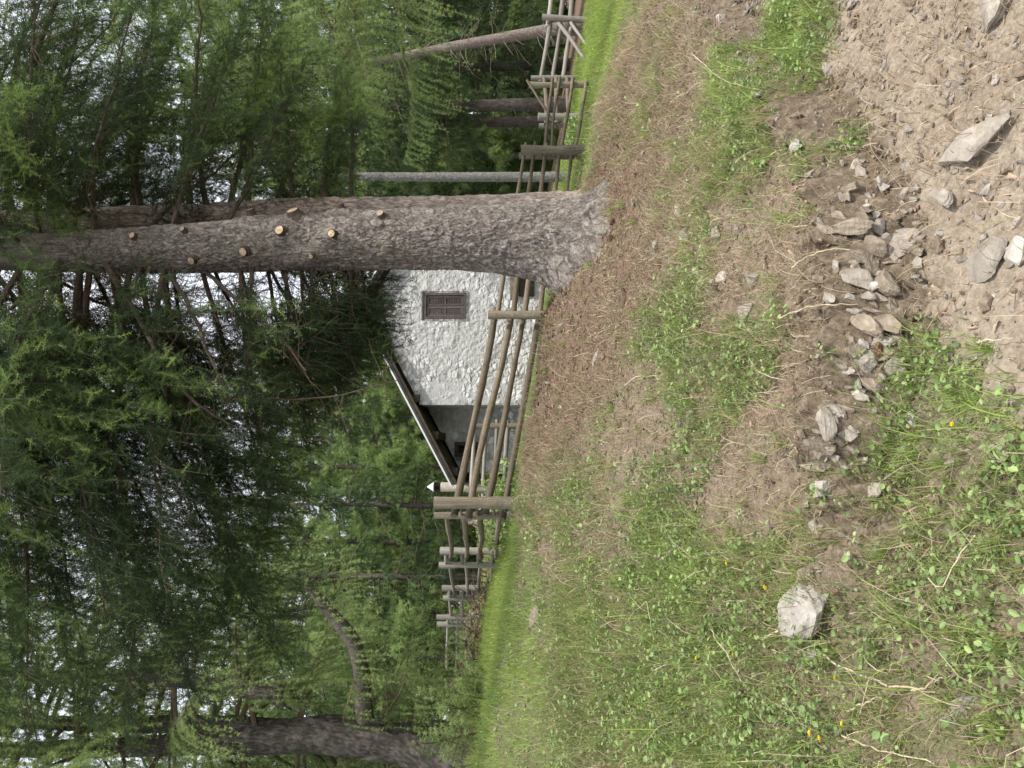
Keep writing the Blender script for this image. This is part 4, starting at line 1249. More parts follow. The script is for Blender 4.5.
def big_spruce():
    P, R = trunk_path([(532, 650, 5.22, 62), (532, 604, 5.22, 62), (532, 585, 5.22, 64), (531, 520, 5.22, 63), (530, 460, 5.22, 61), (528, 380, 5.22, 58), (525, 300, 5.22, 54), (520, 200, 5.22, 49),
                       (516, 100, 5.25, 41), (516, 0, 5.3, 34), (517, -150, 5.35, 30), (520, -500, 5.4, 24), (522, -950, 5.5, 10), (522, -1150, 5.5, 3)])
    Q, r, t = smooth_path(P, R, 260)
    tf = np.concatenate([np.linspace(0, 3.9, 720)[:-1], np.linspace(3.9, t[-1], 90)])
    Qf = np.stack([np.interp(tf, t, Q[:, k]) for k in range(3)], -1); rf_ = np.interp(tf, t, r)
    base = np.array([P[1][0], P[1][1], tz(P[1][0], P[1][1])])
    root = empty('spruce_tree', base, 'big spruce with sawn branch stubs on a broad flared foot, on the bank crest', 'tree')
    zg = t - (0.15)

    def flare(A, T):
        h = np.clip(T - .312, 0, None)
        s = 0.0
        # roots: a long one uphill to the left, a shorter one to the right and towards the camera
        for ang, amt, wdt, hh in ((math.pi + .1, 1.0, .42, .24), (-.1, .12, .5, .16), (-1.9, .26, .38, .18), (-2.5, .35, .3, .2), (2.2, .25, .5, .2), (-2.75, .2, .3, .2), (-1.0, .19, .25, .12), (-1.62, .24, .22, .12), (-2.2, .34, .22, .14), (-.45, .12, .25, .12)):
            da = (A - ang + .25 * fbm(np.cos(A) * 2, np.sin(A) * 2, T * 5, oct=2) + math.pi) % (2 * math.pi) - math.pi
            s = s + amt * np.exp(-(da / wdt) ** 2) * np.exp(-h / hh)
        return s * 0.62 + 0.035 * np.exp(-h / .2)
    stubs = [(148, 239, 7), (198, 235, 6), (207, 258, 8), (255, 252, 9), (259, 218, 9), (294, 236, 10), (300, 218, 13), (341, 239, 8), (321, 255, 5), (347, 212, 8), (385, 222, 8)]
    info = []
    kn = []
    for (ix, iy, s) in stubs:
        V = ix; U = 768 - iy
        i = int(np.argmin(np.abs((512 - V) / F - ((Q[:, 2] - 1.5) * CP - Q[:, 1] * SP) / (Q[:, 1] * CP + (Q[:, 2] - 1.5) * SP))))
        dd = Q[i, 1]; x = (U - 384) / F * dd - Q[i, 0]
        sn = np.clip(x / r[i], -.97, .97)
        ang = -math.acos(sn)                                  # on the camera side (-y)
        info.append((i, ang, s * px(5.2) * .5)); kn.append((ang % (2 * math.pi), t[i], .05, .030))
    g, VV = trunk_mesh(Qf, rf_, tf, 280, flare, .03, knots=kn, plates=31)
    tr = g.build('trunk', M['bark'], root, base, smooth=True)
    for q_, (i, ang, sr) in enumerate(info):
        sr *= .88
        o = np.array([math.cos(ang), math.sin(ang), .25])
        c = Q[i] + o * np.array([1, 1, 0]) * (r[i] + .026)
        g = Geo()
        ln = .022 + .02 * ((q_ * 37) % 10) / 10
        tube(g, [c - o * .03, c - o * .002, c + o * (ln - .006), c + o * ln], [sr * 1.9, sr * 1.3, sr * 1.08, sr], 14, 0, False, wob=.05)
        dv, u, w = frame_of(unit(o)[None]); a = np.arange(14) * 2 * math.pi / 14
        ring = c + o * (ln + .0005) + sr * .98 * (np.cos(a)[:, None] * u + np.sin(a)[:, None] * w)
        vv = np.vstack([ring, (c + o * (ln + .003))[None]]); j = np.arange(14)
        g.add(vv, np.stack([j, (j + 1) % 14, np.full(14, 14)], -1), 1)
        # resin collar
        g.build('cut_stub', [M['bark'], M['cut_old'] if q_ in (1, 2, 8, 9, 10) else M['cut']], tr, base)
    # limbs
    gw, gf = Geo(), Geo()
    H = t[-1]
    def at(h):
        k = min(len(t) - 1, int(np.searchsorted(t, h + .312)))
        return Q[k], r[k]
    limbs = []
    # lower, half bare limbs on the uphill (left) side, seen dark against the sky
    for h, az, L, el, dr_ in ((1.62, 2.5, .9, .05, .1), (1.7, 3.0, .95, .05, .1), (1.78, 2.1, 1.0, .05, .1), (1.85, 2.75, .9, .08, .12), (1.9, 2.3, 1.0, .08, .12), (1.95, 3.3, .8, .05, .15), (2.0, 2.6, 1.1, .1, .15), (2.05, 2.9, 1.0, .05, .15), (2.1, 2.2, 1.2, .1, .15), (2.15, 3.05, 1.3, .05, .2), (2.3, 2.6, 1.4, .05, .2), (2.5, 2.4, 1.3, .1, .2), (2.7, 2.2, 1.5, .12, .2), (2.95, 2.6, 1.4, .15, .25), (3.35, 2.5, 1.7, .2, .3), (3.5, 2.2, 1.7, .2, .3), (3.1, 3.7, 1.2, .1, .25), (2.35, 3.5, 1.2, 0, .2), (2.2, 3.0, 1.1, -.2, .12), (2.45, 3.35, 1.7, -.1, .2), (2.75, 2.8, 2.1, -.1, .22), (2.95, 3.6, 2.2, -.05, .3), (3.15, 3.1, 2.6, -.1, .35),
                              (3.35, 2.6, 2.4, -.1, .3), (3.5, 3.5, 2.5, 0, .4), (3.6, 4.0, 2.0, 0, .4), (3.7, 3.0, 2.7, 0.05, .45), (2.6, .35, 1.4, -.3, .2), (2.95, .1, 1.7, -.2, .25),
                              (3.2, .7, 1.7, -.1, .3), (3.4, -.3, 1.6, 0, .4), (3.6, .3, 1.8, 0.1, .45), (2.3, 2.5, 1.2, -.15, .1), (2.0, 2.3, .9, -.1, .1),
                              (3.45, 3.2, 3.0, .15, .4), (3.55, 2.85, 3.1, .2, .4), (3.65, 3.4, 3.0, .2, .42), (3.8, 3.05, 3.3, .25, .42), (3.9, 3.6, 2.9, .25, .42), (4.0, 2.7, 3.0, .25, .4), (4.1, 3.25, 3.2, .3, .45),
                              (4.25, 2.95, 3.1, .3, .45), (4.4, 3.45, 3.1, .3, .45), (4.55, 3.1, 3.1, .3, .45), (4.7, 2.8, 3.0, .3, .45), (3.0, 2.9, 2.9, .05, .3), (3.2, 3.4, 2.9, .08, .33), (3.3, 2.75, 2.8, .1, .35), (4.9, 3.3, 3.0, .3, .5), (5.1, 3.0, 2.9, .3, .5)):
        limbs.append((h, az, L, el, dr_))
    for h in np.arange(3.75, 8.6, .085):
        az = rng.uniform(0, 6.28)
        L = 2.55 * (1 - max(0, h - 3.5) / 7.5) * rng.uniform(.75, 1.1)
        if h < 4.6 and -2.4 < ((az + math.pi) % (2 * math.pi) - math.pi) < -0.7:
            L *= .6
        limbs.append((h, az, L, rng.uniform(-.05, .25), rng.uniform(.35, .6)))
    for (h, az, L, el, dr_) in limbs:
        p0, rt = at(h)
        Pm = limb_curve(p0 + np.array([math.cos(az), math.sin(az), 0]) * rt * .6, az, L, el, dr_, 14, .12, .05)
        rb = .008 + .0048 * L
        low = h < 3.3
        wl = Geo() if low else gw
        tube(wl, Pm, np.linspace(rb, .003, 14), 7, 0, low)
        if low: wl.build('limb', M['twig_red'], root, base)
        limb_foliage(gw, gf, Pm, L, rb, sec=L * (44 if h < 2.15 else 26 if h < 6 else 13), seclen=.42, hang=1.1 if h < 2.15 else .62, sp=.0145 if h < 5.7 else .04, slen=.075, width=1.3, tmpl=T_NEEDLE if h < 5.7 else T_NEEDLE_LO, start=.1, tip=.28, base_tint=.18, sway=.95, wood_r=.0025, wmat=1, fmat=0, floor=browse_line)
        if low or h < 4.5:
            dead_twigs(gw, Pm[:11], 26, .6, 1, .0026)
    # bare old limbs that hang out of the crown on the near side
    for pts, r0 in (([(105, 262), (128, 300), (151, 340), (167, 377), (200, 408), (232, 430)], .021), ([(170, 278), (186, 302), (203, 332), (217, 368), (230, 404)], .016),
                    ([(206, 274), (232, 298), (260, 320), (284, 344), (304, 368)], .015), ([(60, 262), (45, 285), (20, 300), (-10, 312)], .022),
                    ([(184, 392), (230, 398), (290, 400), (345, 394), (398, 380)], .008), ([(70, 262), (100, 275), (150, 290), (200, 300), (255, 296)], .006)):
        L3 = np.array([W(768 - iy, ix, 5.15 - .5 * min(1, k_ * .25)) for k_, (ix, iy) in enumerate(pts)])
        tt_ = np.linspace(0, len(L3) - 1, 22)
        L3 = np.stack([np.interp(tt_, np.arange(len(L3)), L3[:, k_]) for k_ in range(3)], -1) + np.cumsum(rng.normal(0, .004, (22, 3)), 0)
        wl = Geo(); tube(wl, L3, np.linspace(r0, r0 * .3, 22), 8, 0, True, wob=.05); wl.build('limb', M['twig_red'], root, base)
        dead_twigs(gw, L3[3:], 34, .5, 2, .0024)
    dead_twigs(gw, Q[(t > 1.3) & (t < 3.3)], 16, .55, r=.003, up=-.2)
    join(gf, gw, 1); gf.build('crown', [M['spruce'], M['twig_red'], M['twig']], root, base)
    return Q, t


big_spruce()


def twin_spruce():
    P, R = trunk_path([(552, 600, 5.95, 44), (552, 560, 5.95, 44), (552, 440, 5.95, 38), (551, 300, 5.95, 37), (548, 200, 5.95, 31), (546, 100, 5.95, 27), (545, 0, 6, 22), (545, -500, 6, 14), (545, -900, 6, 3)])
    Q, r, t = smooth_path(P, R, 160)
    base = np.array([P[0][0], P[0][1], tz(P[0][0], P[0][1])])
    root = empty('spruce_tree', base, 'slimmer spruce growing right behind the trunk with the sawn stubs', 'tree')
    tf = np.linspace(0, t[-1], 420); Qf = np.stack([np.interp(tf, t, Q[:, k]) for k in range(3)], -1); rf_ = np.interp(tf, t, r)
    g, VV = trunk_mesh(Qf, rf_, tf, 130, lambda A, T: .05 * np.exp(-np.clip(T, 0, None) / .2), .05, plates=33)
    g.build('trunk', M['bark_light'], root, base, smooth=True)
    gw, gf = Geo(), Geo()
    limbs = [(1.9, .2, 1.2, .1, .15), (2.1, .55, 1.7, .15, .2), (2.3, -.15, 1.5, .1, .2), (2.45, .8, 1.8, .25, .3), (2.65, .1, 1.8, .1, .3), (2.8, .5, 1.9, .2, .3), (2.95, -.4, 1.7, .1, .3),
             (3.1, .2, 2.0, .2, .35), (3.3, .9, 2.0, .3, .4), (3.5, -.1, 1.9, .2, .4), (3.6, .4, 2.0, .3, .4), (2.55, 1.3, 1.5, .2, .3), (2.2, 1.0, 1.4, .2, .25)]
    for q_ in range(6):
        limbs.append((rng.uniform(3.9, 6.4), rng.uniform(-.7, 1.0), rng.uniform(2.0, 2.9), rng.uniform(.0, .3), rng.uniform(.4, .6)))
    for h in np.arange(3.7, 8.0, .1):
        limbs.append((h, rng.uniform(-2.2, 2.2), 2.0 * (1 - (h - 3.5) / 7) * rng.uniform(.7, 1.1), rng.uniform(0, .3), rng.uniform(.35, .55)))
    for (h, az, L, el, dr_) in limbs:
        k = min(len(t) - 1, int(np.searchsorted(t, h)))
        Pm = limb_curve(Q[k], az, L, el, dr_, 12, .15, .05)
        rb = .011 + .008 * L
        tube(gw, Pm, np.linspace(rb, .003, 12), 6, 0, False)
        limb_foliage(gw, gf, Pm, L, rb, sec=L * 24, seclen=.42, hang=.6, sp=.0165 if h < 6 else .05, slen=.075, tmpl=T_NEEDLE, start=.12, tip=.6, base_tint=.46, sway=.95, width=1.3, wood_r=.0025, floor=browse_line)
    dead_twigs(gw, Q[(t > 1.2) & (t < 3.6)], 14, .4, r=.0035)
    join(gf, gw, 1); gf.build('crown', [M['spruce'], M['twig_red']], root, base)


twin_spruce()


# ------------------------------------------------------------------ larches
def larch(name, base, stems, limbs, label, group=None, bark='bark_larch', tmpl=T_TUFT, slen=.034, sp=.032, sec=13, hang=1.1, tip=.5, bt=.3, seglen=.42, curved=None, drop=0.0, fmat='larch'):
    base = np.asarray(base, float)
    root = empty(name, base, label, 'tree', group)
    g = Geo()
    paths = []
    for (Pc, Rc, nn) in stems:
        Q, r, t = smooth_path(np.asarray(Pc, float), np.asarray(Rc, float), nn * 3)
        gg, _ = trunk_mesh(Q, r, t, 90, lambda A, T: .10 * np.exp(-np.clip(T, 0, None) / .35) * (1 + .5 * np.sin(A * 5)) * (np.asarray(Rc)[0] / .35), .07, plates=8, pamp=4.0)
        for k in (3, 4):
            for fv in gg.f[k]: g.f[k].append(fv + g.n)
            g.m[k] += gg.m[k]
        g.v += gg.v; g.t += gg.t; g.n += gg.n
        paths.append((Q, r, t))
    g.build('trunk', M[bark], root, base, smooth=True)
    gw, gf = Geo(), Geo()
    for (si, h, az, L, el, dr_) in limbs:
        Q, r, t = paths[si]
        k = min(len(t) - 1, int(np.searchsorted(t, h)))
        Pm = limb_curve(Q[k], az, L, el, dr_, 12, .2, .08)
        rb = .014 + .010 * L
        tube(gw, Pm, np.linspace(rb, .004, 12), 6, 0, False)
        limb_foliage(gw, gf, Pm, L, rb, sec=L * sec, seclen=seglen, hang=hang, sp=sp, slen=slen, tmpl=tmpl, start=.15, tip=tip, base_tint=bt, sway=.8, wood_r=.0035, drop=drop)
        dead_twigs(gw, Pm, 9, .7, r=.0045)
    join(gf, gw, 1); gf.build('crown', [M[fmat], M['twig']], root, base)
    if curved is not None:
        for (Pc, Rc, lb) in curved:
            Q, r, t = smooth_path(np.asarray(Pc, float), np.asarray(Rc, float), 40)
            gg = Geo(); tube(gg, Q, r, 12, 0, wob=.04)
            gwf = Geo()
            o = gg.build('limb', M['bark_dark'], root, base, smooth=True); o['label'] = lb
            gf2, gw2 = Geo(), Geo()
            limb_foliage(gw2, gf2, Q, 1.6, .03, sec=44, seclen=.5, hang=1.0, sp=sp, slen=slen, tmpl=tmpl, start=.3, tip=tip, base_tint=bt, sway=.8, wood_r=.004)
            gw2.build('twig', M['twig'], o, base); gf2.build('foliage', M['larch'], o, base)
    return root


def old_larch():
    d = 13.0
    b = W(8, 448, d); b[2] = tz(b[0], b[1])
    f = lambda U, V, dd=0: W(U, V, d + dd)
    st = [([f(6, 500), f(12, 440), f(26, 398), f(34, 330), f(30, 260), f(24, 190), f(20, 100), f(18, 0), f(15, -200), f(12, -420)], [.52, .46, .33, .30, .25, .17, .14, .11, .07, .02], 90),
          ([f(32, 300, .1), f(40, 250, .1), f(44, 190, .1), f(44, 100, .2), f(46, 0, .2), f(48, -250, .2)], [.2, .17, .14, .12, .09, .02], 60),
          ([f(66, 292, -.2), f(72, 285, -.3), f(80, 240, -.3), f(86, 190, -.3), f(92, 120, -.2), f(95, 0, -.2)], [.10, .14, .12, .10, .08, .03], 50)]
    limbs = []
    r3 = np.random.default_rng(4)
    for k in range(14):
        limbs.append((0, r3.uniform(1.3, 2.7), r3.choice([r3.uniform(-.2, 1.2), r3.uniform(2.3, 3.6), r3.uniform(-.5, .3)]), r3.uniform(1.0, 2.2), r3.uniform(-.1, .25), r3.uniform(.2, .5)))
    for k in range(96):
        si = int(r3.choice([0, 0, 1, 1, 2]))
        h = r3.uniform(2.6, 8.5) if si == 0 else r3.uniform(.7, 6)
        az = r3.uniform(-2.4, 1.0) if (h > 5.2 and si == 0) or (si and h > 4) else r3.choice([r3.uniform(-.3, 1.2), r3.uniform(2.2, 3.6)])
        limbs.append((si, h, az, r3.uniform(1.6, 3.4) if si else r3.uniform(1.8, 3.6), r3.uniform(-.2, .3), r3.uniform(.2, .6)))
    cur = [([f(50, 365, -.3), f(63, 363, -.4), f(85, 363, -.5), f(108, 360, -.6), f(130, 352, -.6), f(147, 338, -.6), (f(162, 324, -.6)), f(173, 318, -.6), f(182, 306, -.6)], [.15, .145, .135, .13, .12, .11, .095, .08, .04], 'thick dark limb that leaves the trunk low and curves upward'),
           ([f(60, 300, -.2), f(72, 287, -.3), f(76, 285, -.3)], [.10, .11, .11], 'short fork at the foot of the second stem')]
    larch('larch_tree', b, st, limbs, 'old larch with a thick furrowed trunk, several stems and a curved low limb', curved=cur, sec=17, sp=.036, slen=.052, hang=1.0, bt=.55)


old_larch()


def near_larch():
    """crown of a larch that stands outside the frame on the downhill side and hangs in over the dark wood"""
    d = 11.0
    b = W(860, 600, d); b[2] = tz(b[0], b[1])
    st = [([b - [0, 0, .2], b + [0, 0, 2], b + [-.1, 0, 6], b + [0, 0, 12]], [.3, .24, .17, .03], 60)]
    r3 = np.random.default_rng(9)
    limbs = [(0, r3.uniform(3.5, 7.6), math.pi + r3.uniform(-.7, .7), r3.uniform(1.8, 3.6), r3.uniform(-.05, .35), r3.uniform(.2, .6)) for k in range(24)]
    larch('larch_tree', b, st, limbs, 'pale green larch whose hanging sprays reach in over the dark wood beside the broken rails', sec=18, sp=.034, slen=.046, hang=.8, tip=.6, bt=.55)


near_larch()


# ------------------------------------------------------------------ trees farther back
def far_tree(name, height, tr, cstart, Lmax, nl, kind, seed, bark, dead=0, lean=0.0):
    global rng
    rng = np.random.default_rng(seed)
    root = empty(name, (0, 0, 0))
    P = np.array([[0, 0, -.4], [0, 0, 0], [lean * height * .25 * .9, 0, height * .25], [lean * height * .55, 0, height * .55], [lean * height * .85, 0, height]])
    Q, r, t = smooth_path(P, np.array([tr * 1.25, tr, tr * .8, tr * .5, .02]), 60)
    g, _ = trunk_mesh(Q, r, t, 16, lambda A, T: tr * .5 * np.exp(-np.clip(T, 0, None) / .4), .05)
    if dead:
        dead_twigs(g, Q[(t > 1.0) & (t < max(cstart + 1.5, 3))], dead, 1.1, r=.012, up=-.15)
    g.build('trunk', M[bark], root, smooth=True)
    gf = Geo(); gw = Geo()
    for k in range(nl):
        f = (k + rng.uniform(0, 1)) / nl
        h = cstart + (height - cstart) * f ** 1.05
        L = (Lmax * (1 - f) ** .8 + .25) * rng.uniform(.65, 1.1)
        if f < .12: L *= .7
        az = rng.uniform(0, 6.28) if kind != 'edge' else rng.uniform(0, 6.28)
        i = min(len(t) - 1, int(np.searchsorted(t, h)))
        el = rng.uniform(-.15, .2) if kind == 'spruce' else rng.uniform(0, .4)
        Pm = limb_curve(Q[i], az, L, el, rng.uniform(.25, .55), 9, .2, .06)
        tube(gw, Pm, np.linspace(.035, .006, 9), 4, 0, False)
        if kind == 'spruce':
            limb_foliage(gw, gf, Pm, L, .02, sec=L * 8 + 3, seclen=.4, hang=.9, sp=.17, slen=.30, tmpl=T_SPRAY, start=.12, tip=.4, base_tint=.35, twigs=False, sway=.35, cl_s=.9, gap=.5)
        else:
            limb_foliage(gw, gf, Pm, L, .02, sec=L * 9 + 3, seclen=.45, hang=.9, sp=.10, slen=.19, tmpl=T_TUFT, start=.1, tip=.5, base_tint=.5, cl_s=.9, gap=.6, twigs=False, sway=.8)
    join(gf, gw, 1); gf.build('crown', [M['spruce_far' if kind == 'spruce' else 'larch_far'], M['twig']], root)
    return root


PROT = {
    'spruce_a': lambda: far_tree('spruce_tree', 15, .19, 3.2, 2.6, 90, 'spruce', 21, 'bark_dark', 40),
    'spruce_b': lambda: far_tree('spruce_tree', 12, .16, 1.2, 2.3, 90, 'spruce', 22, 'bark_dark', 10),
    'spruce_c': lambda: far_tree('spruce_tree', 18, .22, 4.2, 2.8, 100, 'spruce', 23, 'bark_dark', 60),
    'larch_a': lambda: far_tree('larch_tree', 13, .18, 1.0, 2.6, 90, 'larch', 24, 'bark_larch', 6),
    'larch_b': lambda: far_tree('larch_tree', 10, .15, .5, 2.4, 80, 'larch', 25, 'bark_larch', 4),
    'lean': lambda: far_tree('spruce_tree', 14, .17, 4.6, 2.4, 70, 'spruce', 26, 'bark_pale', 70, lean=-.16),
}
_made = {}


def place(kind, U, d, s, rz, label, group):
    if kind not in _made:
        _made[kind] = PROT[kind](); o = _made[kind]
    else:
        o = copy_tree(_made[kind])
    b = ground_at(U, d)
    o.location = Vector([float(c) for c in b]); o.rotation_euler = (0, 0, rz); o.scale = (s, s, s)
    return tag(o, label, 'tree', group)


GR, GM, GL, GB = 'trees of the dark wood beyond the broken rails', 'trees behind the stone hut', 'trees behind the old larch', 'trees closing the wood far behind'
PLACE = [
    ('lean', 742, 21.5, 1.0, 0, 'spruce with a pale bare leaning trunk full of dead snags behind the broken rails', GR),
    ('spruce_c', 663, 24, .95, .5, 'spruce with a dark straight trunk, second one left of the leaning trunk', GR),
    ('spruce_a', 646, 25.5, 1.0, 1.4, 'spruce with a dark thin trunk just left of the other dark straight trunk', GR),
    ('spruce_b', 702, 28, 1.15, 2.2, 'dark spruce filling the gap between the leaning trunk and the dark trunks', GR),
    ('spruce_c', 785, 26, 1.0, 3.2, 'dark spruce at the outer edge of the wood, behind the broken rails', GR),
    ('spruce_b', 724, 33, 1.3, 4.0, 'dark spruce deep in the wood behind the leaning trunk', GR),
    ('larch_b', 612, 29, 1.0, .3, 'light green young larch behind the round post and the big trunk', GR),
    ('larch_a', 585, 33, 1.0, 1.3, 'light green larch behind the grey bare trunk', GR),
    ('spruce_b', 560, 30, 1.1, 2.1, 'spruce hidden for the most part by the two near trunks', GM),
    ('spruce_a', 840, 24, 1.0, .8, 'spruce outside the edge of the wood on the low side', GR),
    ('spruce_b', 505, 31, .95, 3.0, 'spruce right behind the hut roof, beside the big trunk', GM),
    ('larch_a', 455, 34, .95, 4.1, 'pale larch behind the ridge of the hut', GM),
    ('larch_b', 400, 30, 1.05, 5.0, 'pale larch over the pale roof edge of the hut', GM),
    ('spruce_b', 350, 33, .95, .2, 'spruce over the middle of the roof edge', GM),
    ('larch_a', 300, 29, .85, 1.0, 'green larch straight behind the hut chimney', GM),
    ('spruce_b', 262, 27, .8, 2.4, 'bushy spruce to the left of the hut chimney', GM),
    ('larch_b', 225, 31, 1.1, 3.3, 'feathery larch above the second post pair of the uphill rails', GM),
    ('spruce_b', 190, 26, .9, 4.4, 'dark spruce above the far posts of the uphill rails', GL),
    ('spruce_a', 148, 28, .9, 5.2, 'dark spruce left of the last post of the uphill rails', GL),
    ('larch_b', 112, 24, .95, .9, 'light larch below the curved limb of the old larch', GL),
    ('spruce_b', 80, 28, 1.0, 1.9, 'dark spruce beside the old larch trunk', GL),
    ('larch_a', 40, 30, 1.0, 2.9, 'larch behind the old larch trunk', GL),
    ('spruce_b', -20, 24, 1.0, 3.9, 'spruce at the outer edge beside the old larch', GL),
    ('spruce_a', -90, 20, 1.0, 4.9, 'spruce beyond the edge on the uphill side', GL),
]
for a in PLACE:
    place(*a)
r4 = np.random.default_rng(31)
for i, U in enumerate(np.linspace(-160, 930, 30)):
    k = ['spruce_a', 'spruce_b', 'larch_a', 'spruce_c', 'spruce_b', 'larch_b'][i % 6]
    far = r4.uniform(38, 58)
    place(k, U + r4.uniform(-12, 12), far, r4.uniform(.85, 1.15) * (1.0 if 150 < U < 480 else 1.1), r4.uniform(0, 6.28), 'conifer in the dense row that closes the wood far behind', GB)


for i, U in enumerate(np.linspace(-120, 900, 34)):
    k = ['larch_b', 'spruce_b', 'larch_b', 'larch_a'][i % 4]
    if 120 < U < 480: k = ['larch_b', 'larch_a', 'larch_b'][i % 3]
    place(k, U + r4.uniform(-10, 10), r4.uniform(31, 38), r4.uniform(.75, 1.0) * (.9 if 120 < U < 480 else 1.15), r4.uniform(0, 6.28), 'leafy conifer in the band of young trees before the far wood', 'young trees before the far wood')


for U, d_, s_ in ((238, 42, 1.15), (262, 45, 1.2), (286, 41, 1.1), (308, 44, 1.15), (330, 42, 1.1), (352, 46, 1.2), (376, 43, 1.1), (402, 45, 1.15), (205, 44, 1.2), (176, 43, 1.2)):
    place('spruce_b' if d_ % 2 else 'larch_b', U, d_, s_ * (1.25 if d_ % 2 == 0 else 1), r4.uniform(0, 6.28), 'conifer in the dense row that closes the wood far behind', GB)


# ------------------------------------------------------------------ grey bare trunk right of the big spruce
def bare_trunk():
    d = 15.5
    P = np.array([W(591, 556, d), W(591, 545, d), W(591, 480, d), W(591, 421, d), W(592, 330, d), W(593, 200, d)]); b = np.array([P[0][0], P[0][1], tz(P[0][0], P[0][1])])
    P[0][2] = b[2] - .2
    root = empty('larch_tree', b, 'straight lichen grey trunk with light fresh sprays, right of the two near trunks', 'tree')
    Q, r, t = smooth_path(P, np.array([.11, .10, .095, .09, .07, .02]), 60)
    g, _ = trunk_mesh(Q, r, t, 18, None, .05)
    g.build('trunk', M['bark_grey'], root, b, smooth=True)
    gw, gf = Geo(), Geo()
    for k in range(24):
        i = int(rng.integers(34, 58)); az = rng.uniform(0, 6.28); L = rng.uniform(.5, 1.3)
        Pm = limb_curve(Q[i], az, L, .3, .5, 9, .2, .08)
        tube(gw, Pm, np.linspace(.015, .004, 9), 4, 0, False)
        limb_foliage(gw, gf, Pm, L, .01, sec=10, seclen=.5, hang=.7, sp=.06, slen=.08, tmpl=T_TUFT, start=.1, tip=.7, base_tint=.5, twigs=False, sway=.8)
    join(gf, gw, 1); gf.build('crown', [M['larch'], M['twig']], root, b)


bare_trunk()


# ------------------------------------------------------------------ saplings, scrub
def sapling(U, d, h, label, name='sapling', seed=0):
    global rng
    rng = np.random.default_rng(seed + 300)
    b = ground_at(U, d)
    root = empty(name, b, label, 'sapling', 'young larch shoots at the foot of the old larch')
    gw, gf = Geo(), Geo()
    for k in range(7):
        a = rng.uniform(0, 6.28); hh = h * rng.uniform(.55, 1.1)
        Pm = limb_curve(b + np.array([math.cos(a), math.sin(a), 0]) * .1 + np.array([0, 0, -.05]), a, hh * .45, 1.15, .15, 10, 0, .05)
        tube(gw, Pm, np.linspace(.012, .003, 10), 4, 0, False)
        limb_foliage(gw, gf, Pm, hh * .9, .008, sec=18, seclen=.35, hang=.15, sp=.05, slen=.06, tmpl=T_TUFT, start=.15, tip=.8, base_tint=.55, twigs=True, sway=.7, wood_r=.004)
    gw.build('stem', M['twig'], root, b); gf.build('foliage', M['larch'], root, b)


sapling(40, 11.5, 1.0, 'tall light green larch sapling in front of the old larch foot', seed=1)
sapling(65, 11.8, .8, 'light green larch sapling right of the old larch foot', seed=2)
sapling(12, 11.0, .7, 'low light green larch sapling left of the old larch foot', seed=3)
sapling(86, 12.2, .55, 'small light green larch sapling next to the brush heap', seed=4)
sapling(-25, 11.0, .8, 'light green larch sapling at the outer uphill edge', seed=5)


def brush_heap():
    global rng
    rng = np.random.default_rng(61)
    b = ground_at(112, 16.5)
    g = Geo()
    for k in range(420):
        u = rng.uniform(-1.9, 1.7); v = rng.normal(0, .5)
        p = np.array([b[0] + u, b[1] + v + .25 * u, 0]); p[2] = tz(p[0], p[1]) + rng.uniform(0, .45) * (1 - (u / 2.2) ** 2)
        d = unit(rng.normal(0, 1, 3) * np.array([1, 1, .55])); L = rng.uniform(.25, .9)
        m = p + d * L * .5 + rng.normal(0, .04, 3)
        tube(g, [p, m, p + d * L], [.012, .009, .003], 4, 0, False)
    n = 1500
    u = rng.uniform(-1.9, 1.8, n); v = rng.normal(-.1, .45, n)
    x = b[0] + u; y = b[1] + v + .25 * u
    P = np.stack([x, y, terrain(x, y) + rng.uniform(0, .5, n) * (1 - (u / 2.2) ** 2)], -1)
    stamp(g, T_TUFT[0], T_TUFT[1], P, rng.normal(0, 1, (n, 3)), rng.uniform(.03, .06, n), tint=rng.uniform(.3, 1, n), mat=np.repeat(rng.integers(1, 3, n), len(T_TUFT[1])))
    o = g.build('brush_heap', [M['twig'], M['straw'], M['larch']], origin=b)
    tag(o, 'tangled heap of dead twigs and faded leaves at the meadow edge', 'brush heap', kind='stuff')


brush_heap()


def yellow_plant(U, d, h, label, seed):
    global rng
    rng = np.random.default_rng(seed)
    b = ground_at(U, d)
    root = empty('flowering_plant', b, label, 'plant', 'yellow flowering plants inside the rails')
    gs, gl, gp = Geo(), Geo(), Geo()
    n = 70
    a = rng.uniform(0, 6.28, n); rr = rng.uniform(0, .35, n)
    P = b + np.stack([np.cos(a) * rr, np.sin(a) * rr, -.05 + 0 * a], -1)
    tip = P + np.stack([np.cos(a) * .15, np.sin(a) * .15, h * rng.uniform(.5, 1, n)], -1)
    for i in range(n):
        tube(gs, [P[i], (P[i] + tip[i]) / 2 + rng.normal(0, .02, 3), tip[i]], [.006, .005, .003], 3, 0, False, tint=.4)
    T = np.array([[0, 0, 0], [.5, .25, .05], [.5, -.25, .05], [1, 0, -.1]]); TF = np.array([[0, 2, 1], [1, 2, 3]])
    m = 700
    k = rng.integers(0, n, m); f = rng.uniform(.1, .95, m)
    O = P[k] * (1 - f)[:, None] + tip[k] * f[:, None]
    stamp(gl, T, TF, O, rng.normal(0, 1, (m, 3)) + [0, 0, .3], rng.uniform(.05, .1, m), tint=rng.uniform(.3, 1, m))
    k = rng.integers(0, n, 70)
    stamp(gp, T, TF, tip[k] + rng.normal(0, .03, (70, 3)), rng.normal(0, 1, (70, 3)), rng.uniform(.025, .045, 70), tint=rng.uniform(0, 1, 70))
    gs.build('stem', M['herb'], root, b); gl.build('foliage', M['herb'], root, b)
    pt = gp.build('blossom', M['petal'], root, b); pt['kind'] = 'stuff'


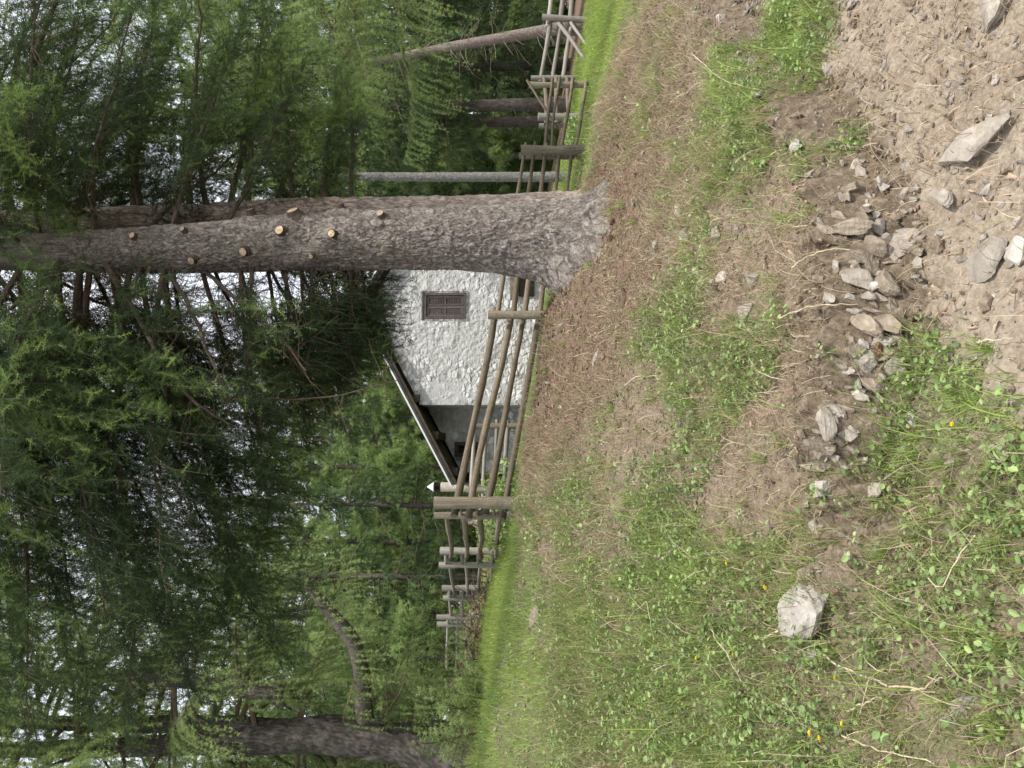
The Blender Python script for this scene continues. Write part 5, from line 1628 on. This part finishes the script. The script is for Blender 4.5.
yellow_plant(258, 12.2, .75, 'yellow flowering bushy plant just behind the corner post', 401)
yellow_plant(242, 12.6, .65, 'yellow flowering plant left of the corner post, below the trestle', 402)
yellow_plant(284, 12.6, .5, 'lower yellow flowering plant right of the corner post', 403)
yellow_plant(630, 14.5, .35, 'yellow flowering plant low between the two posts in the low meadow', 404)


# ------------------------------------------------------------------ fences
def pole(parent, origin, name, a, b, r0, r1=None, mat='rail', n=8, bow=0.012, seg=12, label=None):
    a = np.asarray(a, float); b = np.asarray(b, float); r1 = r0 if r1 is None else r1
    t = np.linspace(0, 1, n)
    L = float(np.linalg.norm(b - a))
    P = np.stack([0 * t, 0 * t, t * L], -1)
    for fq in (1, 2, 3):
        P += np.sin(t * math.pi * fq)[:, None] * rng.normal(0, min(bow * L * .3, .02) / fq, 3) * np.array([1, 1, 0])
    R = np.linspace(r0, r1, n) * (1 + rng.normal(0, .05, n))
    g = Geo(); tube(g, P, R, seg, wob=.035)
    o = g.build(name, M[mat], parent, (0, 0, 0), smooth=False)
    o.location = Vector([float(c) for c in (a - np.asarray(origin, float))])
    o.rotation_mode = 'QUATERNION'
    o.rotation_quaternion = Vector((0, 0, 1)).rotation_difference(Vector([float(c) for c in unit(b - a)]))
    for p in o.data.polygons:
        p.use_smooth = len(p.vertices) == 4
    if label: o['label'] = label
    return o


def fence(origin, label):
    return empty('rail_fence', origin, label, 'fence')


def post(parent, origin, U, V0, V1, d, wpx, mat='post', dU=0, sink=.35):
    top = W(U + dU, V0, d); bot = W(U, V1, d); bot = bot + unit(bot - top) * sink
    return pole(parent, origin, 'post', bot, top, wpx * .5 * px(d), wpx * .47 * px(d), mat, 9, .006, 14)


def rails(parent, origin, A, B, mat='rail', ext=.16):
    """A, B: (U, [V...], d, px width)"""
    for k, (va, vb) in enumerate(zip(A[1], B[1])):
        p, q = W(A[0], va, A[2]), W(B[0], vb, B[2])
        e = unit(q - p) * ext
        w0, w1 = A[3] * .44 * px(A[2]), B[3] * .44 * px(B[2])
        pole(parent, origin, 'rail', p - e * rng.uniform(.6, 1.5), q + e * rng.uniform(.6, 1.5), w0 * rng.uniform(.85, 1.15), w1 * rng.uniform(.85, 1.15), mat, 8, .012, 10)


def pegs(parent, origin, U, Vs, d, U2, d2, mat='post', r=.018):
    for v in Vs:
        a, b = W(U, v, d), W(U2, v, d2)
        e = unit(b - a) * .06
        pole(parent, origin, 'peg', a - e, b + e, r, r, mat, 3, 0, 8)


rng = np.random.default_rng(91)
# front fence: corner pair A, pair B, behind the trees, pair C, then D
o = ground_at(265, 9.4)
ff = fence(o, 'long brown pole fence passing behind the big trunk, in front of the hut')
post(ff, o, 265, 434, 527, 9.35, 12.5); post(ff, o, 252.5, 434, 518, 9.75, 7.5)
post(ff, o, 453, 488, 560, 11.2, 9); post(ff, o, 453.5, 490, 560, 11.75, 8)
post(ff, o, 618, 521, 593, 11.8, 10); post(ff, o, 612, 519, 590, 12.35, 7)
post(ff, o, 683, 529, 593, 13.7, 6.5)
rails(ff, o, (262, [456, 471, 487, 505], 9.55, 7.5), (450, [493.5, 510.5, 523.5, 539], 11.5, 6.5))
rails(ff, o, (456, [498, 514, 525, 540], 11.5, 6), (620, [525, 534.5, 546, 560], 12.05, 3.6), ext=.08)
rails(ff, o, (540, [563, 569], 11.7, 4.0), (620, [572, 585], 12.05, 3.8), ext=.08)
rails(ff, o, (622, [545, 552, 562, 575], 12.1, 3.6), (685, [556 - 4, 559, 572, 586], 13.6, 3.6))
pegs(ff, o, 265, [461, 477, 494, 511], 9.35, 252.5, 9.75)
pegs(ff, o, 453, [497, 514, 528], 11.2, 453.5, 11.75, r=.022)
pegs(ff, o, 618, [530, 541, 554, 567, 579], 11.8, 612, 12.35)
pole(ff, o, 'rail', W(688, 527, 13.5), W(640, 557, 13.2), .024, .02, 'rail', label='thin loose rail hanging slantwise at the last post')
# uphill fence A -> G -> H -> I
o = ground_at(213, 14.6)
fu = fence(o, 'grey pole fence climbing away to the left from the corner pair')
for (U, V0, V1, d, w) in ((217, 440, 502, 14.4, 8), (203, 439, 501, 14.7, 6.5), (180, 442, 494, 17.4, 6.5), (170, 443, 493, 17.8, 5.5), (151, 436.5, 487, 18.6, 5.5), (144, 437, 484, 19.0, 5)):
    post(fu, o, U, V0, V1, d, w, 'rail_grey')
rails(fu, o, (252, [447, 464, 480, 500], 9.9, 6.5), (211, [450.5, 466, 481, 496], 14.5, 4.4), 'rail')
rails(fu, o, (210, [449, 465, 480, 494], 14.6, 4), (175, [454, 467, 478.5, 490], 17.6, 3.6), 'rail_grey')
rails(fu, o, (174, [449, 461, 473, 486], 17.7, 3.5), (148, [452, 462, 472, 482], 18.8, 3.2), 'rail_grey')
rails(fu, o, (148, [448, 458, 468, 478], 18.8, 3.2), (100, [447, 456, 465, 474], 21.5, 2.8), 'rail_grey')
pegs(fu, o, 217, [446, 462, 478, 492], 14.4, 203, 14.7, 'rail_grey', .03)
pegs(fu, o, 180, [450, 463, 476, 487], 17.4, 170, 17.8, 'rail_grey', .03)
# low meadow fence with thick rails and fallen rails
o = ground_at(690, 19)
fl = fence(o, 'silver grey fence of thick rails in the low meadow, partly broken')
for (U, V0, V1, d, w) in ((651, 538, 594, 14.9, 7.5), (642, 539, 592, 15.3, 5.5), (690, 531, 578, 18.8, 5), (748, 542, 586, 20.4, 6.5), (735, 543, 583, 20.8, 5.5)):
    post(fl, o, U, V0, V1, d, w, 'rail_grey', dU=3 if U > 740 else 0)
rails(fl, o, (690, [541, 553, 563], 18.9, 4.6), (740, [549.5, 561.5, 571], 20.5, 5), 'rail_grey')
rails(fl, o, (645, [546, 557, 569], 15.1, 4.6), (690, [544, 556, 567], 18.8, 4.6), 'rail')
rails(fl, o, (745, [548, 560, 570], 20.6, 5), (860, [560, 572, 582], 24, 4.5), 'rail_grey')
pole(fl, o, 'rail', W(744, 559, 20.2), W(694, 596, 16.5), .05, .035, 'rail_grey', label='broken pale rail slanting from the far pair down into the grass, the longer one')
pole(fl, o, 'rail', W(745, 571, 20.2), W(716, 591, 17.6), .042, .03, 'rail_grey', label='broken pale rail slanting into the grass, the shorter one')
# garden fence close to the hut
o = ground_at(342, 13)
fg = fence(o, 'short grey fence standing close along the shaded hut wall')
post(fg, o, 342, 473, 514, 13.0, 6, 'post'); post(fg, o, 278, 466, 516, 12.6, 6, 'rail_grey')
rails(fg, o, (342, [474.5, 486, 497, 507.5], 13.0, 4.2), (272, [471.5, 483, 494.5, 504], 12.6, 4.6), 'rail_grey', .1)


def trestle():
    o = ground_at(240, 14)
    rt = empty('wooden_trestle', o, 'grey wooden trestle of thick timbers behind the corner pair, by yellow flowers', 'trestle')
    d = 13.6
    for (U0, V0, U1, V1, w, dd) in ((246, 468, 245, 508, 5, d), (236, 477, 236, 508, 6, d), (246, 468, 246.5, 508, 4, d + .9), (234, 477, 234, 508, 5, d + .9)):
        pole(rt, o, 'leg', W(U0, V0, dd), W(U1, V1, dd), w * .5 * px(d), None, 'rail_grey', 4, .004)
    for (U0, V0, U1, V1, w, dd, e) in ((252, 492, 230, 488, 5, d - .08, .0), (255, 478, 226, 481, 4.5, d + .45, 0), (226, 497, 244, 474, 4, d + .3, 0)):
        pole(rt, o, 'beam', W(U0, V0, dd), W(U1, V1, dd), w * .5 * px(d), None, 'rail_grey', 4, .004)
    pole(rt, o, 'crossbar', W(246, 471, d - .05), W(246, 471, d + 1.0), .035, None, 'rail_grey', 4, .004)
    pole(rt, o, 'crossbar', W(236, 479, d - .05), W(236, 479, d + 1.0), .035, None, 'rail_grey', 4, .004)


trestle()


# ------------------------------------------------------------------ the stone hut
def hut():
    d0 = 15.0
    yaw = math.radians(6)
    c = W(363, 545, d0)
    ex = np.array([math.cos(yaw), math.sin(yaw), 0]); ey = np.array([-math.sin(yaw), math.cos(yaw), 0]); ez = np.array([0, 0, 1.0])
    zb = c[2] - .5
    O = np.array([c[0], c[1], zb])

    def L(x, y, z):
        return O + ex * x + ey * y + ez * z

    def img_to_front(U, V, y=0.0):
        """local x,z where the sight line meets the plane of the front wall"""
        dv = W(U, V, 1.0) - EYE
        n = ey
        t = np.dot(O + ey * y - EYE, n) / np.dot(dv, n)
        p = EYE + dv * t - O
        return np.dot(p, ex), p[2]
    root = empty('stone_hut', O, 'small stone hut with a limewashed gable, brown shutters and a wide low roof', 'hut')
    yv = -.22                                                # the roof stands out in front of the gable
    xe, zev = img_to_front(283, 451, yv); x1, z1 = img_to_front(438, 370, yv)
    slope = (z1 - zev) / (x1 - xe)
    xp, _ = img_to_front(463, 358, yv); zp = zev + slope * (xp - xe)
    xr, _ = img_to_front(545, 450)
    th = .17
    ztop = lambda x: zev + slope * (x - xe) if x <= xp else zp - slope * (x - xp)
    zund = lambda x: ztop(x) - th - .02
    # --- walls as displaced rubble masonry
    def masonry(name, mat, org, ux, width, top, mat_tag, nx=150, nz=150, cell=(7.2, 10.5), amp=.022, thick=.45, hole=None, seed=0, label=None):
        xs = np.linspace(0, width, nx); zt = np.linspace(0, 1, nz)
        X, Zt = np.meshgrid(xs, zt)
        tops = np.array([top(x) for x in xs])
        Z = Zt * tops[None]
        wx = X + .09 * fbm(X * 3.5, Z * 3.5, oct=4); wz = Z + .065 * fbm(X * 3.5 + 9, Z * 3.5, oct=4)
        d1, d2, val = worley(wx * cell[0], wz * cell[1], seed)
        e = np.clip((d2 - d1) * 2.6, 0, 1)
        smear = np.clip(.6 + 1.2 * fbm(X * 1.6 + 4, Z * 1.6, oct=3), .25, 1)
        dis = smear * amp * (e ** .5 * (.2 + 1.0 * val) - .45) + .022 * fbm(X * 12, Z * 12, oct=4, gain=.65)
        nrm = np.cross(ux, ez); nrm = nrm / np.linalg.norm(nrm)
        V = org + ux * X[..., None] + ez * Z[..., None] + nrm * dis[..., None]
        tint = np.clip(.35 + smear * (e ** .4 * (.1 + .9 * val) - .38), 0, 1)
        i = np.arange(nz - 1)[:, None] * nx; j = np.arange(nx - 1)[None]
        Q = np.stack([i + j, i + j + 1, i + nx + j + 1, i + nx + j], -1)
        if hole is not None:
            hx0, hx1, hz0, hz1 = hole
            cx = (X[:-1, :-1] + X[1:, 1:]) / 2; cz = (Z[:-1, :-1] + Z[1:, 1:]) / 2
            Q = Q[~((cx > hx0) & (cx < hx1) & (cz > hz0) & (cz < hz1))]
        g = Geo(); g.add(V.reshape(-1, 3), Q.reshape(-1, 4), 0, tint.ravel())
        # back and ends so that it is a wall, not a sheet
        bk = org - nrm * thick
        prof = [(0, 0), (width, 0)] + [(x, top(x)) for x in np.linspace(width, 0, 24)]
        f0 = np.array([org + ux * a + ez * b - nrm * .03 for a, b in prof]); b0 = np.array([bk + ux * a + ez * b for a, b in prof])
        k = len(prof); q = [[a, (a + 1) % k, k + (a + 1) % k, k + a] for a in range(k)]
        if hole is None:
            g.add(np.vstack([f0, b0]), q, 0, .4)
        else:
            g.add(np.vstack([f0, b0]), q, 0, .4)
            hx0, hx1, hz0, hz1 = hole
            hv = [(hx0 - .03, hz0 - .03), (hx1 + .03, hz0 - .03), (hx1 + .03, hz1 + .03), (hx0 - .03, hz1 + .03)]
            A = np.array([org + ux * a + ez * b + nrm * .02 for a, b in hv]); B = np.array([org + ux * a + ez * b - nrm * .3 for a, b in hv])
            g.add(np.vstack([A, B]), [[a, 4 + a, 4 + (a + 1) % 4, (a + 1) % 4] for a in range(4)], 0, .4)
        o = g.build(name, M[mat], root, O)
        if label: o['label'] = label
        return o
    wx0, wz0 = img_to_front(449, 466); wx1, wz1 = img_to_front(475, 424)
    wid = xr
    masonry('wall', 'wall', L(0, 0, 0), ex, wid, lambda x: zund(x), 'front', 330, 300, hole=(wx0, wx1, wz0, wz1), label='limewashed rubble stone gable wall')
    depth = 4.6
    masonry('wall', 'wall_bare', L(0, depth, 0), -ey, depth, lambda y: zund(0) - .02, 'side', 60, 60, seed=3)
    masonry('wall', 'wall_bare', L(wid, 0, 0), ey, depth, lambda y: zund(wid), 'side', 60, 60, seed=4)
    # set-back lean-to under the same roof
    xl, _ = img_to_front(296, 480, .9)
    masonry('wall', 'wall_bare', L(xl, .9, 0), ex, -xl, lambda x: zund(xl + x), 'annex', 120, 130, (6.5, 9.0), seed=6, label='bare grey stone wall set back in the shade of the roof')
    masonry('wall', 'wall_bare', L(xl, depth, 0), -ey, depth - .9, lambda y: zund(xl), 'annex', 40, 40, seed=7)
    # little window in the lean-to
    sx0, sz0 = img_to_front(324, 482, .85); sx1, sz1 = img_to_front(313, 457, .85)
    fr = Geo()
    ww = .04
    cx, cz, hw, hh = (sx0 + sx1) / 2, (sz0 + sz1) / 2, abs(sx0 - sx1) / 2, abs(sz1 - sz0) / 2
    for (a, b, e, f) in ((cx - hw, cz, ww, hh + ww), (cx + hw, cz, ww, hh + ww), (cx, cz + hh, hw - ww - .002, ww), (cx, cz - hh, hw - ww - .002, ww)):
        boxv(fr, L(a, .80, b), ex * e, ey * .06, ez * f)
    w2 = fr.build('window', M['beam'], root, O); w2['label'] = 'small dark window in the shaded wall'
    pg = Geo(); boxv(pg, L(cx, .84, cz), ex * (hw - .02), ey * .012, ez * (hh - .02)); pg.build('pane', M['dark'], w2, O)
    # dark board painting the shade inside the open end of the lean-to
    ox0, oz0 = img_to_front(298, 512, .9)
    g = Geo(); boxv(g, L(xl - .28, 1.3, .55), ex * .25, ey * .05, ez * .95); dr = g.build('doorway_shade', M['beam'], root, O); dr['label'] = 'dark board for the shade inside the doorway at the uphill end'
    # shutters
    fr = Geo(); m = .05
    cx, cz, hw, hh = (wx0 + wx1) / 2, (wz0 + wz1) / 2, (wx1 - wx0) / 2, (wz1 - wz0) / 2
    for (a, b, e, f) in ((cx - hw + m / 2, cz, m / 2, hh), (cx + hw - m / 2, cz, m / 2, hh), (cx, cz + hh - m / 2, hw - m - .002, m / 2), (cx, cz - hh + m / 2, hw - m - .002, m / 2)):
        boxv(fr, L(a, .05, b), ex * e, ey * .07, ez * f)
    boxv(fr, L(cx, .03, cz + hh + .022), ex * (hw + .02), ey * .06, ez * .018)
    wn = fr.build('window', M['shutter'], root, O); wn['label'] = 'small gable window closed by brown louvred shutters'
    for sgn in (-1, 1):
        g = Geo(); lw = (hw - m) / 2 - .006
        px_ = cx + sgn * (lw + .006)
        for (a, b, e, f) in ((px_ - lw + .02, cz, .02, hh - m - .004), (px_ + lw - .02, cz, .02, hh - m - .004), (px_, cz + hh - m - .03, lw - .042, .025), (px_, cz - hh + m + .03, lw - .042, .025), (px_, cz, lw - .042, .022)):
            boxv(g, L(a, .02, b), ex * e, ey * .016, ez * f)
        for zz in np.arange(cz - hh + m + .07, cz + hh - m - .06, .032):
            if abs(zz - cz) < .03: continue
            boxv(g, L(px_, .025, zz), ex * (lw - .043), ey * .010 + ez * .008, ez * .010 - ey * .004)
        g.build('shutter', M['shutter'], wn, O)
    # cellar hatch low at the right of the gable; dark box paints its shade
    kx0, kz0 = img_to_front(470, 534); kx1, kz1 = img_to_front(500, 513)
    g = Geo(); boxv(g, L((kx0 + kx1) / 2, -.05, kz1), ex * (kx1 - kx0) * .55, ey * .06, ez * .05); ce = g.build('cellar_hatch', M['post'], root, O)
    g2 = Geo(); boxv(g2, L((kx0 + kx1) / 2, -.03, (kz0 + kz1) / 2 - .06), ex * (kx1 - kx0) * .45, ey * .03, ez * ((kz1 - kz0) * .5 - .06)); g2.build('cellar_shade', M['dark'], ce, O)
    # --- roof: two slabs, verge boards, pale edge, purlins
    y0, y1 = yv, depth + .5
    g = Geo()
    def slab(xa, xb, off, tk, ya, yb, mat=0, g=g):
        za, zbv = ztop(xa) + off, ztop(xb) + off
        V = [L(xa, ya, za), L(xb, ya, zbv), L(xb, yb, zbv), L(xa, yb, za), L(xa, ya, za - tk), L(xb, ya, zbv - tk), L(xb, yb, zbv - tk), L(xa, yb, za - tk)]
        g.add(V, [(0, 1, 2, 3), (7, 6, 5, 4), (4, 5, 1, 0), (5, 6, 2, 1), (6, 7, 3, 2), (7, 4, 0, 3)], mat)
    xre = wid + .22
    slab(xe, xp, 0, .06, y0, y1); slab(xp, xre, 0, .06, y0, y1)
    # overlapping slates on top
    rr = np.random.default_rng(3)
    for sd in (0, 1):
        xa, xb = (xe, xp) if sd == 0 else (xre, xp)
        nrow = int(abs(xb - xa) / .32)
        for k in range(nrow):
            fa = k / nrow; fb = (k + 1.15) / nrow
            xx0, xx1 = xa + (xb - xa) * fa, xa + (xb - xa) * min(fb, 1)
            yy = y0 + .06
            while yy < y1 - .1:
                w = rr.uniform(.25, .5); ye = min(yy + w, y1 - .04)
                h0, h1 = .035 + rr.uniform(0, .012), .012
                A = [L(xx0, yy, ztop(xx0) + h0), L(xx0, ye - .01, ztop(xx0) + h0), L(xx1, ye - .01, ztop(xx1) + h1), L(xx1, yy, ztop(xx1) + h1)]
                B = [p - ez * .02 for p in A]
                g.add(A + B, [(0, 1, 2, 3), (7, 6, 5, 4), (0, 4, 5, 1), (1, 5, 6, 2), (2, 6, 7, 3), (3, 7, 4, 0)], 0)
                yy += w
    rf = g.build('roof', M['slate'], root, O)
    g = Geo(); slab(xe + .01, xp - .001, -.065, .07, y0 + .012, y0 + .06, 0, g); slab(xp + .001, xre - .01, -.065, .07, y0 + .012, y0 + .06, 0, g); g.build('verge_board', M['beam'], rf, O)
    g = Geo(); slab(xe - .02, xp - .001, .02, .035, y0 - .03, y0 - .003, 0, g); slab(xp + .001, xre, .02, .035, y0 - .03, y0 - .003, 0, g)
    boxv(g, L(xe - .01, y0 + .8, zev - .05), ex * .012, ey * .8, ez * .06)
    g.build('edge_strip', M['metal'], rf, O)
    for xx in (xe + .25, xe + .95, 0.12, 1.2, xp - .05, wid - .15):
        g = Geo(); zc = ztop(xx) - .16
        boxv(g, L(xx, (y0 + .09 + .9) / 2, zc), ex * .075, ey * ((.9 - y0 - .09) / 2), ez * .085); g.build('purlin', M['beam'], rf, O)
    # boarding of the eave soffit
    for k in range(9):
        yy = y0 + .16 + k * .3
        g = Geo(); xa, xb = xe + .05, .0
        za, zb2 = ztop(xa) - .065, ztop(xb) - .065
        boxv(g, (L(xa, yy, za - .04) + L(xb, yy, zb2 - .04)) / 2, (L(xb, yy, zb2) - L(xa, yy, za)) / 2, ey * .035, ez * .035); g.build('rafter', M['beam'], rf, O)
    # --- chimney with a white pointed hood behind the low eave
    cxx, czz = img_to_front(281, 455, 1.6)
    xx = cxx; rr_ = .085
    g = Geo(); _, zt_ = img_to_front(281, 441, 1.6)
    cc = L(xx, 1.6, 0)
    tube(g, [cc + ez * (zt_ - 1.1), cc + ez * zt_], [.10, .10], 16)
    ch = g.build('chimney', M['plaster'], rf, O)
    g = Geo()
    for a in range(4):
        an = a * math.pi / 2 + .6
        p = cc + np.array([math.cos(an), math.sin(an), 0]) * .075
        boxv(g, p + ez * (zt_ + .07), ex * .014, ey * .014, ez * .075)
    tube(g, [cc + ez * (zt_ + .002), cc + ez * (zt_ + .13)], [.05, .05], 10)
    g.build('flue', M['dark'], ch, O)
    g = Geo(); tube(g, [cc + ez * (zt_ + .145), cc + ez * (zt_ + .155), cc + ez * (zt_ + .22), cc + ez * (zt_ + .30)], [.095, .105, .06, .008], 16)
    g.build('chimney_cap', M['white'], ch, O)


hut()

# ------------------------------------------------------------------ light
EL, AZ = 56.0, 132.0                          # azimuth clockwise from the direction of view (+Y)
sun_dir = Vector((math.sin(D(AZ)) * math.cos(D(EL)), math.cos(D(AZ)) * math.cos(D(EL)), math.sin(D(EL))))
sl = bpy.data.lights.new('sun', 'SUN'); sl.energy = 3.2; sl.angle = D(2.0); sl.color = (1, .955, .88)
so = bpy.data.objects.new('sun', sl); COL.objects.link(so)
so.rotation_euler = (-sun_dir).to_track_quat('-Z', 'Y').to_euler(); so.location = (8, -6, 20)
w = bpy.data.worlds.new('World'); SC.world = w; w.use_nodes = True
nt = w.node_tree
bg = nt.nodes['Background']
sky = nt.nodes.new('ShaderNodeTexSky'); sky.sky_type = 'NISHITA'; sky.sun_disc = False
sky.sun_elevation = D(EL); sky.sun_rotation = D(AZ); sky.dust_density = 4.0; sky.air_density = 1.0; sky.ozone_density = 1.0
# thin bright cloud over the blue
tc = nt.nodes.new('ShaderNodeTexCoord')
cl = noise_tex(nt, tc.outputs['Generated'], 3.0, 5, 0.6)
mr = nt.nodes.new('ShaderNodeMapRange'); mr.inputs['From Min'].default_value = 0.3; mr.inputs['From Max'].default_value = 0.62
mr.inputs['To Min'].default_value = 0.55; mr.inputs['To Max'].default_value = 0.95
nt.links.new(cl, mr.inputs['Value'])
nt.links.new(mixc(nt, mr.outputs[0], sky.outputs[0], (7.6, 7.8, 8.3)), bg.inputs[0]); bg.inputs[1].default_value = 0.15
SC.view_settings.view_transform = 'Standard'; SC.view_settings.look = 'None'
SC.view_settings.exposure = 0.65; SC.view_settings.gamma = 1.0; SC.view_settings.use_curve_mapping = False

# ------------------------------------------------------------------ camera (held sideways: the sky is on the left)
cam = bpy.data.cameras.new('camera'); cam.sensor_width = 36; cam.lens = F / 1024 * 36; cam.clip_end = 2000; cam.clip_start = .05
co = bpy.data.objects.new('camera', cam); COL.objects.link(co)
fwd = Vector((0, CP, SP)); up = Vector((0, -SP, CP)); right = Vector((1, 0, 0))
m3 = Matrix((-up, right, -fwd)).transposed()
co.matrix_world = Matrix.Translation(Vector(EYE)) @ m3.to_4x4()
SC.camera = co
SC.cycles.max_bounces = 6; SC.cycles.diffuse_bounces = 3; SC.cycles.transmission_bounces = 3; SC.cycles.glossy_bounces = 2
